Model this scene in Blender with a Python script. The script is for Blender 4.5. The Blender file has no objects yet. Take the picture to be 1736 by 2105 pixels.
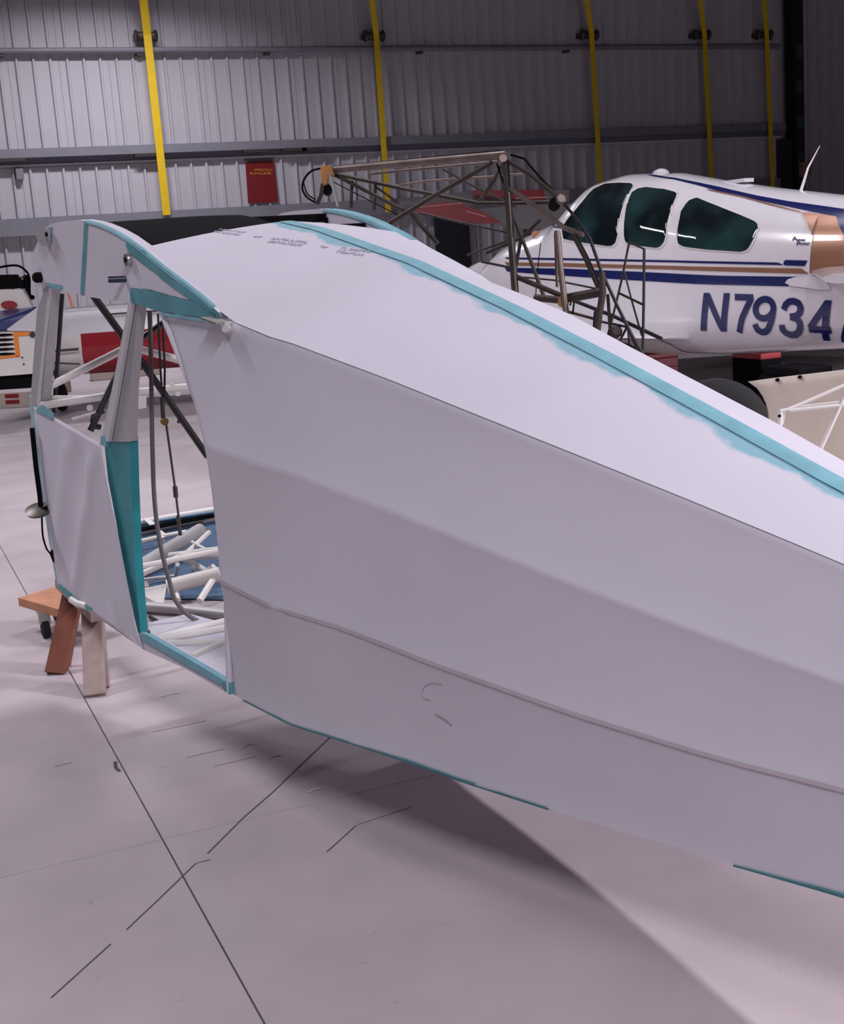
import bpy, bmesh, math, random
from mathutils import Vector, Matrix, noise
random.seed(7)
scn = bpy.context.scene
col = scn.collection

# ---------------------------------------------------------------- camera
W, H, F = 1736, 2105, 2646.2
PITCH, ROLL, YAW, EYE = 0.1961, -0.07181, -0.39284, 1.62
_c, _s = math.cos(YAW), math.sin(YAW)
FWD = Vector((-_s*math.cos(PITCH), _c*math.cos(PITCH), -math.sin(PITCH)))
_r = Vector((_c, _s, 0)); _u = _r.cross(FWD)
RGT = _r*math.cos(ROLL) + _u*math.sin(ROLL)
UPV = -_r*math.sin(ROLL) + _u*math.cos(ROLL)
CAM = Vector((0, 0, EYE))
cd = bpy.data.cameras.new('camera'); cam = bpy.data.objects.new('camera', cd); col.objects.link(cam)
cd.sensor_fit = 'HORIZONTAL'; cd.sensor_width = 36; cd.lens = F/W*36; cd.clip_end = 200
M = Matrix((RGT, UPV, -FWD)).transposed().to_4x4(); M.translation = CAM
cam.matrix_world = M
scn.camera = cam

# ---------------------------------------------------------------- world, lights, exposure
wd = bpy.data.worlds.new('world'); scn.world = wd; wd.use_nodes = True
wd.node_tree.nodes['Background'].inputs[0].default_value = (0.05, 0.05, 0.06, 1)
wd.node_tree.nodes['Background'].inputs[1].default_value = 0.3
scn.view_settings.view_transform = 'Standard'; scn.view_settings.look = 'None'
scn.view_settings.gamma = 1; scn.view_settings.use_curve_mapping = False
scn.view_settings.exposure = 0.12
LAMPS = [  # x, y, z, watts, length, width, heading, which
    (3.4, 8.6, 7.6, 130, 2.4, .5, 0.0, 'hanging over the bare tube frame'),
    (11.6, -1.0, 7.6, 2850, 2.4, .5, 1.57, 'hanging far to the right behind the photographer'),
    (-0.9, -4.6, 7.6, 760, 2.4, .5, 0.0, 'hanging behind the photographer'),
    (4.7, 21.9, 7.9, 330, 2.4, .5, 0.0, 'hanging before the left half of the folding door'),
    (-5.4, 14.4, 7.6, 130, 2.4, .5, 0.4, 'hanging in the far left of the hangar'),
    (-2.6, 9.4, 7.6, 340, 2.4, .5, 0.0, 'hanging over the left middle of the hangar'),
]
LCOL = (1.0, 0.955, 1.03)
for (x, y, z, w, a, b, rz, _) in LAMPS:
    ld = bpy.data.lights.new('tube_light', 'AREA'); ld.shape = 'RECTANGLE'; ld.size = a; ld.size_y = b
    ld.energy = w; ld.color = LCOL; ld.spread = 2.5 if y > -2 else 3.1
    lo = bpy.data.objects.new('tube_light', ld); col.objects.link(lo); lo.location = (x, y, z-.06); lo.rotation_euler = (0, 0, rz)

# ---------------------------------------------------------------- ray helpers (photo pixels -> places in the hangar)
def ray(x, y): return RGT*((x-W/2)/F) - UPV*((y-H/2)/F) + FWD
def at(x, y, Z): return CAM + ray(x, y)*Z
def flr(x, y, z=0.0):
    d = ray(x, y); return CAM + d*((z-EYE)/d.z)
WALLY = 25.6
def wal(x, y, Y=WALLY):
    d = ray(x, y); return CAM + d*(Y/d.y)

# ---------------------------------------------------------------- materials
def lin(c):
    return tuple(((v/255)/12.92 if v/255 <= .04045 else ((v/255+.055)/1.055)**2.4) for v in c)
MATS = {}
def mat(name, rgb, rough=.6, metal=0, var=.06, vscale=6, bump=0, bscale=60, spec=.5, coat=0):
    if name in MATS: return MATS[name]
    m = bpy.data.materials.new(name); m.use_nodes = True; nt = m.node_tree; b = nt.nodes['Principled BSDF']
    L = lin(rgb)
    b.inputs['Roughness'].default_value = rough; b.inputs['Metallic'].default_value = metal
    b.inputs['Specular IOR Level'].default_value = spec; b.inputs['Coat Weight'].default_value = coat
    if coat: b.inputs['Coat Roughness'].default_value = .06
    tc = nt.nodes.new('ShaderNodeTexCoord')
    n = nt.nodes.new('ShaderNodeTexNoise'); n.inputs['Scale'].default_value = vscale; n.inputs['Detail'].default_value = 4
    nt.links.new(tc.outputs['Object'], n.inputs['Vector'])
    mr = nt.nodes.new('ShaderNodeMapRange'); mr.inputs[1].default_value = .3; mr.inputs[2].default_value = .7
    mr.inputs[3].default_value = 1-var; mr.inputs[4].default_value = 1+var
    nt.links.new(n.outputs['Fac'], mr.inputs[0])
    mx = nt.nodes.new('ShaderNodeMix'); mx.data_type = 'RGBA'; mx.blend_type = 'MULTIPLY'; mx.inputs[0].default_value = 1
    mx.inputs[6].default_value = (*L, 1); nt.links.new(mr.outputs[0], mx.inputs[7])
    nt.links.new(mx.outputs[2], b.inputs['Base Color'])
    if bump:
        n2 = nt.nodes.new('ShaderNodeTexNoise'); n2.inputs['Scale'].default_value = bscale
        nt.links.new(tc.outputs['Object'], n2.inputs['Vector'])
        bp = nt.nodes.new('ShaderNodeBump'); bp.inputs['Strength'].default_value = bump; bp.inputs['Distance'].default_value = .01
        nt.links.new(n2.outputs['Fac'], bp.inputs['Height']); nt.links.new(bp.outputs[0], b.inputs['Normal'])
    MATS[name] = m; return m

fabric = mat('fabric', (208, 204, 216), .75, var=.025, vscale=3, bump=.05, bscale=8)
teal = mat('teal', (120, 172, 186), .7, var=.10, vscale=14)
teal_dk = mat('teal_dark', (88, 150, 160), .7, var=.14, vscale=9)
whitep = mat('white_paint', (222, 218, 214), .35, var=.04)
greym = mat('grey_metal', (176, 174, 176), .5, .2, var=.05)
silver = mat('silver', (170, 168, 165), .35, .7)
black = mat('black', (18, 17, 20), .8, spec=.05)
blackt = mat('black_tube', (34, 32, 36), .4)
rubber = mat('rubber', (26, 26, 28), .85)
steel = mat('dark_steel', (84, 78, 74), .4, .5)
rust = mat('primer_tube', (62, 53, 48), .5, .4, var=.3, vscale=9)
rustl = mat('bare_tube', (118, 104, 98), .4, .5, var=.25, vscale=9)
orange = mat('orange_primer', (178, 120, 54), .6, var=.2)
wood = mat('wood_oak', (184, 128, 96), .6, var=.2, vscale=12)
woodb = mat('wood_brown', (122, 66, 46), .55, var=.2, vscale=10)
woodg = mat('wood_grey', (160, 140, 134), .7, var=.15, vscale=14)
yellow = mat('yellow_strap', (226, 190, 20), .6, var=.06)
wallp = mat('wall_paint', (186, 184, 192), .45, var=.03, vscale=2)
wallt = mat('wall_trim', (206, 204, 208), .45)
beamg = mat('beam_grey', (128, 128, 138), .5, var=.05)
redb = mat('red_banner', (116, 12, 22), .7, var=.1)
navy = mat('navy', (24, 34, 92), .25, coat=.6)
bronze = mat('bronze', (156, 112, 88), .3, .25, coat=.5)
gloss = mat('gloss_white', (226, 222, 228), .2, coat=.8, var=.02)
cream = mat('cream', (214, 200, 186), .5, var=.05)
redp = mat('red_paint', (150, 16, 30), .35, coat=.4)
bluep = mat('blue_paint', (40, 50, 108), .3, coat=.5)
orangep = mat('orange_paint', (236, 132, 22), .5)
tarp = mat('blue_fabric', (62, 88, 116), .7, var=.25, vscale=5, bump=.6, bscale=7)
ink = mat('ink', (168, 160, 178), .8)
pencil = mat('pencil', (150, 146, 158), .8)
crackm = mat('joint_dark', (62, 56, 58), .9)
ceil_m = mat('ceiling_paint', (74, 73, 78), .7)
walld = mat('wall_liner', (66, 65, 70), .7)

# window glass: dark tinted, reflecting
gm = bpy.data.materials.new('window_glass'); gm.use_nodes = True
gb = gm.node_tree.nodes['Principled BSDF']; gb.inputs['Base Color'].default_value = (*lin((22, 40, 44)), 1)
gb.inputs['Roughness'].default_value = .04; gb.inputs['Coat Weight'].default_value = .6
_tn = gm.node_tree.nodes.new('ShaderNodeTexNoise'); _tn.inputs['Scale'].default_value = 2.2
_tc = gm.node_tree.nodes.new('ShaderNodeTexCoord'); gm.node_tree.links.new(_tc.outputs['Object'], _tn.inputs['Vector'])
_cr = gm.node_tree.nodes.new('ShaderNodeValToRGB'); _cr.color_ramp.elements[0].position = .42; _cr.color_ramp.elements[1].position = .6
_cr.color_ramp.elements[0].color = (*lin((18, 26, 30)), 1); _cr.color_ramp.elements[1].color = (*lin((36, 62, 64)), 1)
gm.node_tree.links.new(_tn.outputs['Fac'], _cr.inputs[0]); gm.node_tree.links.new(_cr.outputs[0], gb.inputs['Base Color'])

# ---------------------------------------------------------------- builders
def thing(name, label, cat, loc=(0, 0, 0), group=None, kind=None):
    o = bpy.data.objects.new(name, None); col.objects.link(o); o.location = loc; o.empty_display_size = .1
    if label: o['label'] = label
    if cat: o['category'] = cat
    if group: o['group'] = group
    if kind: o['kind'] = kind
    return o
def tag(o, label, cat, group=None):
    o['label'] = label; o['category'] = cat
    if group: o['group'] = group
    return o
ORG = {}
def origin_of(p):
    v = Vector((0, 0, 0))
    while p is not None: v += Vector(p.location); p = p.parent
    return v
def mesh(name, verts, faces, m, parent=None, smooth=False, uv=None, loc=None):
    """verts in hangar coordinates; a top-level mesh gets its origin at loc"""
    og = origin_of(parent) if parent else Vector(loc or (0, 0, 0))
    me = bpy.data.meshes.new(name); me.from_pydata([tuple(Vector(v)-og) for v in verts], [], faces)
    if uv:
        ul = me.uv_layers.new(name='UVMap')
        for li, l in enumerate(me.loops): ul.data[li].uv = uv[l.vertex_index]
    me.materials.append(m)
    if smooth:
        for p in me.polygons: p.use_smooth = True
    me.update()
    o = bpy.data.objects.new(name, me); col.objects.link(o)
    if parent: o.parent = parent
    else: o.location = og
    return o
def fixn(o):
    bm = bmesh.new(); bm.from_mesh(o.data); bmesh.ops.recalc_face_normals(bm, faces=bm.faces); bm.to_mesh(o.data); bm.free(); return o
def sharp(o, ang=35):
    me = o.data
    for p in me.polygons: p.use_smooth = True
    me.set_sharp_from_angle(angle=math.radians(ang)); return o
def tube_geo(pts, r, n=10, r2=None):
    pts = [Vector(p) for p in pts]; V = []; Fc = []; prev = None
    for i, p in enumerate(pts):
        t = (pts[min(i+1, len(pts)-1)] - pts[max(i-1, 0)]).normalized()
        if prev is None:
            a = t.cross(Vector((0, 0, 1)))
            if a.length < .1: a = t.cross(Vector((0, 1, 0)))
        else: a = prev - t*prev.dot(t)
        a.normalize(); prev = a; b = t.cross(a)
        rr = r if r2 is None else r + (r2-r)*i/(len(pts)-1)
        for k in range(n):
            q = 2*math.pi*k/n; V.append(p + (a*math.cos(q) + b*math.sin(q))*rr)
    for i in range(len(pts)-1):
        for k in range(n): Fc.append((i*n+k, i*n+(k+1) % n, (i+1)*n+(k+1) % n, (i+1)*n+k))
    Fc.append(tuple(range(n))[::-1]); Fc.append(tuple((len(pts)-1)*n+k for k in range(n)))
    return V, Fc
def tube(name, pts, r, m, parent=None, n=10, r2=None, **kw):
    V, Fc = tube_geo(pts, r, n, r2); o = mesh(name, V, Fc, m, parent, **kw); sharp(o, 50); return o
def smooth_pts(pts, sub=6):
    pts = [Vector(p) for p in pts]; out = []
    for i in range(len(pts)-1):
        p0 = pts[max(i-1, 0)]; p1 = pts[i]; p2 = pts[i+1]; p3 = pts[min(i+2, len(pts)-1)]
        for k in range(sub):
            t = k/sub
            out.append(.5*((2*p1)+(p2-p0)*t+(2*p0-5*p1+4*p2-p3)*t*t+(3*p1-p0-3*p2+p3)*t**3))
    out.append(pts[-1]); return out
def box_geo(c, ax, ay, az, sx, sy, sz):
    c = Vector(c); V = []
    for k in (-1, 1):
        for j in (-1, 1):
            for i in (-1, 1): V.append(c + ax*(i*sx/2) + ay*(j*sy/2) + az*(k*sz/2))
    return V, [(0, 2, 3, 1), (4, 5, 7, 6), (0, 1, 5, 4), (2, 6, 7, 3), (0, 4, 6, 2), (1, 3, 7, 5)]
EX, EY, EZ = Vector((1, 0, 0)), Vector((0, 1, 0)), Vector((0, 0, 1))
def box(name, c, s, m, parent=None, axes=(EX, EY, EZ), bev=0, **kw):
    V, Fc = box_geo(c, *axes, *s); o = mesh(name, V, Fc, m, parent, **kw)
    if bev:
        bm = bmesh.new(); bm.from_mesh(o.data)
        bmesh.ops.bevel(bm, geom=bm.edges[:], offset=bev, segments=2, affect='EDGES', profile=.5); bm.to_mesh(o.data); bm.free()
    return o
def beam(name, p, q, w, t, m, parent=None, side=None, bev=0, **kw):
    """rectangular bar from p to q, w wide along side, t thick"""
    p, q = Vector(p), Vector(q); d = (q-p).normalized(); s = Vector(side or EX); s = (s - d*s.dot(d)).normalized(); u = d.cross(s)
    return box(name, (p+q)/2, (w, t, (q-p).length), m, parent, axes=(s, u, d), bev=bev, **kw)
def slab(name, poly, nrm, th, m, parent=None, **kw):
    """flat polygon given as points, given real thickness along nrm"""
    n = len(poly); V = [Vector(p) for p in poly] + [Vector(p)+Vector(nrm)*th for p in poly]
    Fc = [tuple(range(n)), tuple(range(2*n-1, n-1, -1))] + [(i, i+n, (i+1) % n+n, (i+1) % n) for i in range(n)]
    return fixn(mesh(name, V, Fc, m, parent, **kw))
def lathe(name, c, axis, prof, m, parent=None, n=20, **kw):
    c = Vector(c); ax = Vector(axis).normalized(); a = ax.cross(EZ)
    if a.length < .1: a = ax.cross(EX)
    a.normalize(); b = ax.cross(a); V = []; Fc = []
    for (h, r) in prof:
        for k in range(n):
            q = 2*math.pi*k/n; V.append(c+ax*h+(a*math.cos(q)+b*math.sin(q))*max(r, 1e-4))
    for i in range(len(prof)-1):
        for k in range(n): Fc.append((i*n+k, i*n+(k+1) % n, (i+1)*n+(k+1) % n, (i+1)*n+k))
    Fc.append(tuple(range(n))); Fc.append(tuple((len(prof)-1)*n+k for k in range(n)))
    o = fixn(mesh(name, V, Fc, m, parent, **kw)); sharp(o, 40); return o
def interp(x, xs, ys):
    if x <= xs[0]: return ys[0]+(ys[1]-ys[0])*(x-xs[0])/(xs[1]-xs[0]) if x < xs[0] else ys[0]
    for i in range(len(xs)-1):
        if x <= xs[i+1]: return ys[i]+(ys[i+1]-ys[i])*(x-xs[i])/(xs[i+1]-xs[i])
    return ys[-1]+(ys[-1]-ys[-2])*(x-xs[-1])/(xs[-1]-xs[-2])
def col_range(poly, s):
    zs = []
    for i in range(len(poly)):
        (a, b), (c, d) = poly[i], poly[(i+1) % len(poly)]
        if (a-s)*(c-s) <= 0 and a != c: zs.append(b+(d-b)*(s-a)/(c-a))
    return (min(zs), max(zs)) if zs else None

# ================================================================ the hangar
def concrete():
    m = bpy.data.materials.new('concrete'); m.use_nodes = True; nt = m.node_tree; b = nt.nodes['Principled BSDF']
    tc = nt.nodes.new('ShaderNodeTexCoord')
    def nz(scale, det, lo, hi, a, c):
        n = nt.nodes.new('ShaderNodeTexNoise'); n.inputs['Scale'].default_value = scale; n.inputs['Detail'].default_value = det
        nt.links.new(tc.outputs['Object'], n.inputs['Vector'])
        r = nt.nodes.new('ShaderNodeMapRange'); r.inputs[1].default_value = lo; r.inputs[2].default_value = hi
        r.inputs[3].default_value = a; r.inputs[4].default_value = c; nt.links.new(n.outputs['Fac'], r.inputs[0]); return r.outputs[0]
    def mul(x, y):
        q = nt.nodes.new('ShaderNodeMath'); q.operation = 'MULTIPLY'; nt.links.new(x, q.inputs[0]); nt.links.new(y, q.inputs[1]); return q.outputs[0]
    v = mul(mul(nz(.55, 5, .35, .65, .9, 1.07), nz(3.2, 6, .3, .7, .93, 1.05)), nz(26, 2, .70, .78, 1.0, .80))
    mx = nt.nodes.new('ShaderNodeMix'); mx.data_type = 'RGBA'; mx.blend_type = 'MULTIPLY'; mx.inputs[0].default_value = 1
    mx.inputs[6].default_value = (*lin((180, 169, 173)), 1); nt.links.new(v, mx.inputs[7]); nt.links.new(mx.outputs[2], b.inputs['Base Color'])
    nt.links.new(nz(2.2, 4, .3, .7, .34, .55), b.inputs['Roughness'])
    b.inputs['Specular IOR Level'].default_value = .35
    return m
conc = concrete()
X0, X1, Y0, Y1, ZC = -8.0, 33.0, -9.0, 26.4, 8.8
fl = mesh('floor', [(X0, Y0, -.03), (X1, Y0, -.03), (X1, Y1, -.03), (X0, Y1, -.03)], [(0, 1, 2, 3)], crackm); fl['kind'] = 'structure'
JX, JY = flr(370, 1790).x, (flr(0, 1805).y + flr(820, 1610).y)/2
g = .0025
for (xa, xb, ya, yb) in ((X0, JX-g, Y0, JY-g*.6), (JX+g, X1, Y0, JY-g*.6), (X0, JX-g, JY+g*.6, Y1), (JX+g, X1, JY+g*.6, Y1)):
    box('concrete_slab', ((xa+xb)/2, (ya+yb)/2, -.015), (xb-xa, yb-ya, .03), conc, fl)
# cracks: thin dark lines lying in the slab surface
def ribbon(name, pts, w, m, parent, lift=.0015, up=EZ):
    V = []; pts = [Vector(p) for p in pts]
    for i, p in enumerate(pts):
        t = (pts[min(i+1, len(pts)-1)]-pts[max(i-1, 0)]).normalized(); s = t.cross(Vector(up)).normalized()
        V += [p+s*w/2+Vector(up)*lift, p-s*w/2+Vector(up)*lift]
    return mesh(name, V, [(2*i, 2*i+1, 2*i+3, 2*i+2) for i in range(len(pts)-1)], m, parent)
cr_d = mat('crack_dark', (78, 70, 72), .9); cr_l = mat('crack_light', (122, 112, 116), .9)
for seg, w, m in (([(105, 2052), (165, 1998), (228, 1941)], .0035, cr_d), ([(260, 1912), (330, 1846), (403, 1775), (432, 1768)], .0035, cr_d),
                  ([(427, 1755), (472, 1710), (500, 1682), (560, 1630), (682, 1513)], .004, cr_d), ([(672, 1752), (732, 1698)], .0035, cr_d),
                  ([(735, 1696), (790, 1678), (850, 1658)], .003, cr_l), ([(312, 1506), (425, 1482)], .003, cr_l), ([(383, 1558), (462, 1540)], .003, cr_l),
                  ([(440, 1576), (528, 1555)], .003, cr_l), ([(112, 1576), (148, 1568)], .003, cr_l), ([(237, 1566), (238, 1578), (246, 1586)], .012, cr_d)):
    ribbon('crack', [flr(*p) for p in seg], w, m, fl)
chalk = mat('chalk_mark', (212, 202, 206), .9)
for (x, y, w) in ((352, 1428, 34), (512, 1533, 22), (563, 1557, 30), (648, 1625, 28)):
    ribbon('chalk_mark', [flr(x-w/2, y+4), flr(x, y-3), flr(x+w/2, y-3)], .012, chalk, fl)

def wallbox(name, c, s, m=wallp):
    o = box(name, c, s, m); o['kind'] = 'structure'; return o
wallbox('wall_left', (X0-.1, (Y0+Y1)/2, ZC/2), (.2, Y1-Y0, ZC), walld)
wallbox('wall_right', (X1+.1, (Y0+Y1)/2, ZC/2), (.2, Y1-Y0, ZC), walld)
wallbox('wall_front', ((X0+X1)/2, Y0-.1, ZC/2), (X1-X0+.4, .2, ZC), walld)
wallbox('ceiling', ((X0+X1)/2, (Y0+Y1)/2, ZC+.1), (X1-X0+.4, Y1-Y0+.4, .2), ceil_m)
wb = wallbox('wall_back', ((X0+X1)/2, Y1+.1, ZC/2), (X1-X0+.4, .2, ZC))

# ---- folding door of ribbed steel sheets (setting), yellow lift straps hang before it
XD = wal(1604, 300).x
door = thing('door_1', None, None, (12, WALLY, 0), kind='structure')
PW = .915
def ribbed(w, z0, z1):
    xs = [(0, 0)]
    for k in range(3):
        c = w*(k+.5)/3
        xs += [(c-.034, 0), (c-.018, -.05), (c+.018, -.05), (c+.034, 0)]
    xs.append((w, 0)); V = []; n = len(xs)
    for z in (z0, z1): V += [(x, y, z) for x, y in xs]
    return V, [(i, i+1, n+i+1, n+i) for i in range(n-1)]
Z_BAND = (2.50, 2.82); Z_FOLD = (3.90, 4.06)
def panel_row(z0, z1, xa, xb, y, parent, name='wall_panel'):
    V, Fc = ribbed(PW-.004, 0, z1-z0); me = None; x = xb-PW
    while x > xa-PW:
        if me is None:
            o = mesh(name, [Vector(v)+Vector((x, y, z0)) for v in V], Fc, wallp, parent); me = o.data; base = Vector((x, y, z0)); lo = o.location.copy()
        else:
            o = bpy.data.objects.new(name, me); col.objects.link(o); o.parent = parent; o.location = lo+Vector((x, y, z0))-base
        x -= PW
for z0, z1 in ((0, Z_BAND[0]+.02), (Z_BAND[1]-.02, Z_FOLD[0]-.08), (Z_FOLD[1]-.02, ZC)):
    panel_row(z0, z1, 1.0, XD, WALLY, door)
panel_row(0, ZC, XD+.5, 31.5, WALLY+.35, wb)
xm, wl = (XD+.5)/2, XD-.5
box('bottom_rail', (xm, WALLY-.10, sum(Z_BAND)/2), (wl, .18, Z_BAND[1]-Z_BAND[0]), beamg, door)
box('fold_rail', (xm, WALLY-.12, sum(Z_FOLD)/2), (wl, .22, Z_FOLD[1]-Z_FOLD[0]), beamg, door)
box('fold_gap', (xm, WALLY-.03, Z_FOLD[0]-.055), (wl, .06, .12), mat('gap_shade', (112, 112, 130), .6), door)  # recess below the fold rail, its shading painted as flat blue-grey
box('fold_lip', (xm, WALLY-.06, Z_FOLD[0]-.13), (wl, .05, .035), wallt, door)
tube('girt_tube', [(.6, WALLY-.16, 5.79), (XD-.1, WALLY-.16, 5.79)], .055, beamg, door)
for px in (0, 283, 546, 860, 1160):
    p = wal(px, 108); box('girt_bracket', (p.x, WALLY-.08, 5.74), (.10, .16, .09), steel, door)
for px in (20, 300, 520, 600, 640):
    p = wal(px, 325); box('hinge', (p.x, WALLY-.18, Z_FOLD[0]-.03), (.5, .12, .06), steel, door)
# jamb column right of the door
jm = thing('trim_1', None, None, (XD+.3, WALLY+.1, 0), kind='structure')
box('jamb_post', (XD+.50, WALLY+.05, ZC/2), (.30, .30, ZC), mat('jamb_dark', (30, 30, 34), .6), jm)
for py in (105, 180, 252, 328):
    p = wal(1623, py, WALLY-.1); box('jamb_bracket', (XD+.50, WALLY-.12, p.z), (.16, .05, .30), mat('jamb_green', (56, 76, 66), .6), jm)
box('jamb_low_post', (XD+.02, WALLY-.1, 1.85), (.34, .22, 3.7), mat('jamb_grey', (40, 40, 44), .6), jm)  # dark grey lower post at the door edge
bx = box('control_box', (XD+.56, WALLY-.22, wal(1627, 350, WALLY-.2).z), (.26, .16, .34), mat('pale_red', (168, 130, 130), .5), None, loc=(XD+.56, WALLY-.22, wal(1627, 350, WALLY-.2).z), bev=.01)
tag(bx, 'small pale red control box at the foot of the dark door jamb', 'control box')
# straps
STR = [((295, 0), (303, 72), (343, 442), 'brightest yellow lift strap, leftmost on the folding door'),
       ((765, 0), (774, 72), (800, 455), 'yellow lift strap hanging behind the bare tube frame'),
       ((1207, 0), (1217, 70), (1237, 420), 'yellow lift strap ending behind the cabin windshield of the striped airplane'),
       ((1440, 0), (1449, 70), (1465, 380), 'dim yellow lift strap above the middle of the striped airplane roof'),
       ((1572, 0), (1577, 70), (1590, 400), 'rightmost dim yellow lift strap beside the dark door jamb')]
for i, (a, b, c, lab) in enumerate(STR):
    YS = WALLY-.32
    A, B, Cc = wal(*a, YS-.25), wal(*b, YS), wal(*c, YS); x2 = (B.x+Cc.x)/2
    A2 = Vector((A.x, YS-.25, A.z)); top = A2+(A2-Vector((B.x, YS, B.z)))*1.6
    top.z = min(top.z, ZC-.05)
    t = thing('lift_strap', lab, 'strap', (x2, YS, 0), 'yellow lift straps on the folding door')
    ws = (.15, .12, .12, .12, .12)[i]
    lo = Cc.z if i < 1 else 2.55
    V = []
    for p in (top, Vector((B.x, YS, B.z)), Vector((Cc.x, YS, lo))):
        for dx, dy in ((-1, -.004), (1, -.004), (1, .004), (-1, .004)): V.append(p+Vector((dx*ws/2, dy, 0)))
    Fc = [(0, 1, 2, 3), (11, 10, 9, 8)]
    for k in (0, 4):
        for j in range(4): Fc.append((k+j, k+(j+1) % 4, k+4+(j+1) % 4, k+4+j))
    fixn(mesh('webbing', V, Fc, yellow, t))
    lathe('roller', (B.x-.22, YS+.1, B.z), EX, [(0, .10), (.03, .12), (.06, .08), (.36, .08), (.39, .12), (.42, .10)], steel, t, n=14)
    box('roller_bracket', (B.x, YS+.22, B.z), (.42, .22, .10), steel, t)
# red banner
b0, b1, b2, b3 = wal(503, 334), wal(561, 331), wal(570, 415), wal(509, 419)
t = thing('banner', 'dark red banner with two lines of yellow lettering on the folding door', 'banner', ((b0.x+b1.x)/2, WALLY-.05, b3.z))
slab('cloth', [(p.x, WALLY-.05, p.z) for p in (b0, b1, b2, b3)], -EY, .02, redb, t)
q0, q1 = wal(500, 322), wal(560, 320)
slab('grey_backing', [(q0.x, WALLY-.045, q0.z), (q1.x, WALLY-.045, q1.z), (b1.x, WALLY-.045, b1.z), (b0.x, WALLY-.045, b0.z)], -EY, .015, mat('backing_grey', (98, 96, 104), .7), t)
gold = mat('gold_ink', (208, 140, 40), .6)
# lettering too blurred to read in the photo: two rows of short strokes
def strokes(parent, f, rows, m, w, seed):
    rnd = random.Random(seed); V = []; Fc = []
    for (xa, xb, y, h) in rows:
        x = xa
        while x < xb:
            cw = rnd.uniform(.5, 1.1)*h
            for (p, q) in (((x, y-h/2), (x+rnd.uniform(-.1, .3)*h, y+h/2)), ((x, y+rnd.choice((-.5, 0, .5))*h), (x+cw*.7, y+rnd.choice((-.5, 0, .5))*h))):
                A, B = Vector((*p, 0)), Vector((*q, 0)); d = (B-A)
                if d.length < 1e-6: continue
                s = Vector((-d.y, d.x, 0)).normalized()*w/2; k = len(V)
                V += [f(*(A+s).xy), f(*(A-s).xy), f(*(B-s).xy), f(*(B+s).xy)]; Fc.append((k, k+1, k+2, k+3))
            x += cw
    return mesh('lettering', V, Fc, m, parent)
strokes(t, lambda x, y: (lambda p: Vector((p.x, WALLY-.075, p.z)))(wal(x, y)), [(521, 557, 350, 4), (513, 557, 357, 4.5)], gold, 1.2, 3)
p = wal(39, 359)
o = box('outlet_box', (p.x, WALLY-.08, p.z), (.14, .12, .20), beamg, None, loc=(p.x, WALLY-.08, p.z), bev=.012); tag(o, 'small grey electrical box at the left of the folding door', 'electrical box')
tube('conduit', [(wal(2, 345).x, WALLY-.05, p.z+.12), (wal(330, 330).x, WALLY-.05, p.z+.12)], .012, beamg, door)
# dark doorway sheet low on the door, behind the bare tube frame
pa, pb = wal(886, 440), wal(962, 520)
o = box('dark_curtain', ((pa.x+pb.x)/2, WALLY-.14, 1.25), (pb.x-pa.x, .06, 2.48), mat('dark_curtain', (34, 36, 52), .8), None, loc=((pa.x+pb.x)/2, WALLY-.14, 0), bev=.01)
tag(o, 'dark blue curtain hanging low on the folding door behind the bare frame', 'curtain')
# lamps
for (x, y, z, w, a, b, rz, lab) in LAMPS:
    t = thing('ceiling_lamp', 'white tube lamp '+lab, 'lamp', (x, y, z), 'ceiling lamps'); R = Matrix.Rotation(rz, 3, 'Z')
    box('housing', (x, y, z+.03), (a+.1, b+.1, .08), whitep, t, axes=(R@EX, R@EY, EZ), bev=.02)
    for k in (-1, 1):
        c = Vector((x, y, z))+R@EX*(k*a*.4); tube('hanger_rod', [c+EZ*.06, (c.x, c.y, ZC)], .008, steel, t, n=6)

# ================================================================ fabric covered fuselage
PHI, TH = .194, .089
NOSE = Vector((-math.sin(PHI)*math.cos(TH), math.cos(PHI)*math.cos(TH), math.sin(TH)))
LAT = Vector((-math.cos(PHI), -math.sin(PHI), 0)); FUP = NOSE.cross(LAT); AFT = -NOSE
FO = Vector((1.416, 3.675, 1.486))
def L(s, y, z): return FO + AFT*s + LAT*y + FUP*z
def onp(px, py, yl):           # photo ray meets the lateral plane y = yl
    d = ray(px, py); X = CAM + d*((FO+LAT*yl-CAM).dot(LAT)/d.dot(LAT)) - FO
    return X.dot(AFT), X.dot(FUP)
def ons(px, py, s):            # ... the station plane
    d = ray(px, py); X = CAM + d*((FO+AFT*s-CAM).dot(AFT)/d.dot(AFT)) - FO
    return X.dot(LAT), X.dot(FUP)
def onz(px, py, z):
    d = ray(px, py); X = CAM + d*((FO+FUP*z-CAM).dot(FUP)/d.dot(FUP)) - FO
    return X.dot(AFT), X.dot(LAT)
HS, HV = [-3, .25, .338, .69, 1.01, 1.289, 1.53, 1.747, 1.883, 3.0], [.5, .49, .474, .402, .348, .3, .252, .212, .188, .02]
def hw(s): return interp(s, HS, HV)
def zl(s): return interp(s, [-.6, -.45, 0, .338, .69, 1.01, 1.289, 1.53, 1.747, 1.883, 3.0], [-.02, -.02, -.002, -.036, -.095, -.15, -.198, -.243, -.284, -.31, -.52])
def z1(s): return interp(s, [-.5, -.138, .341, .871, 1.312, 1.669, 1.912, 3.0], [-.378, -.378, -.373, -.427, -.472, -.508, -.528, -.60])
def z2(s): return interp(s, [-.5, -.108, .507, .863, 1.317, 1.682, 1.928, 3.0], [-.80, -.796, -.775, -.784, -.779, -.766, -.744, -.67])
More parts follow.
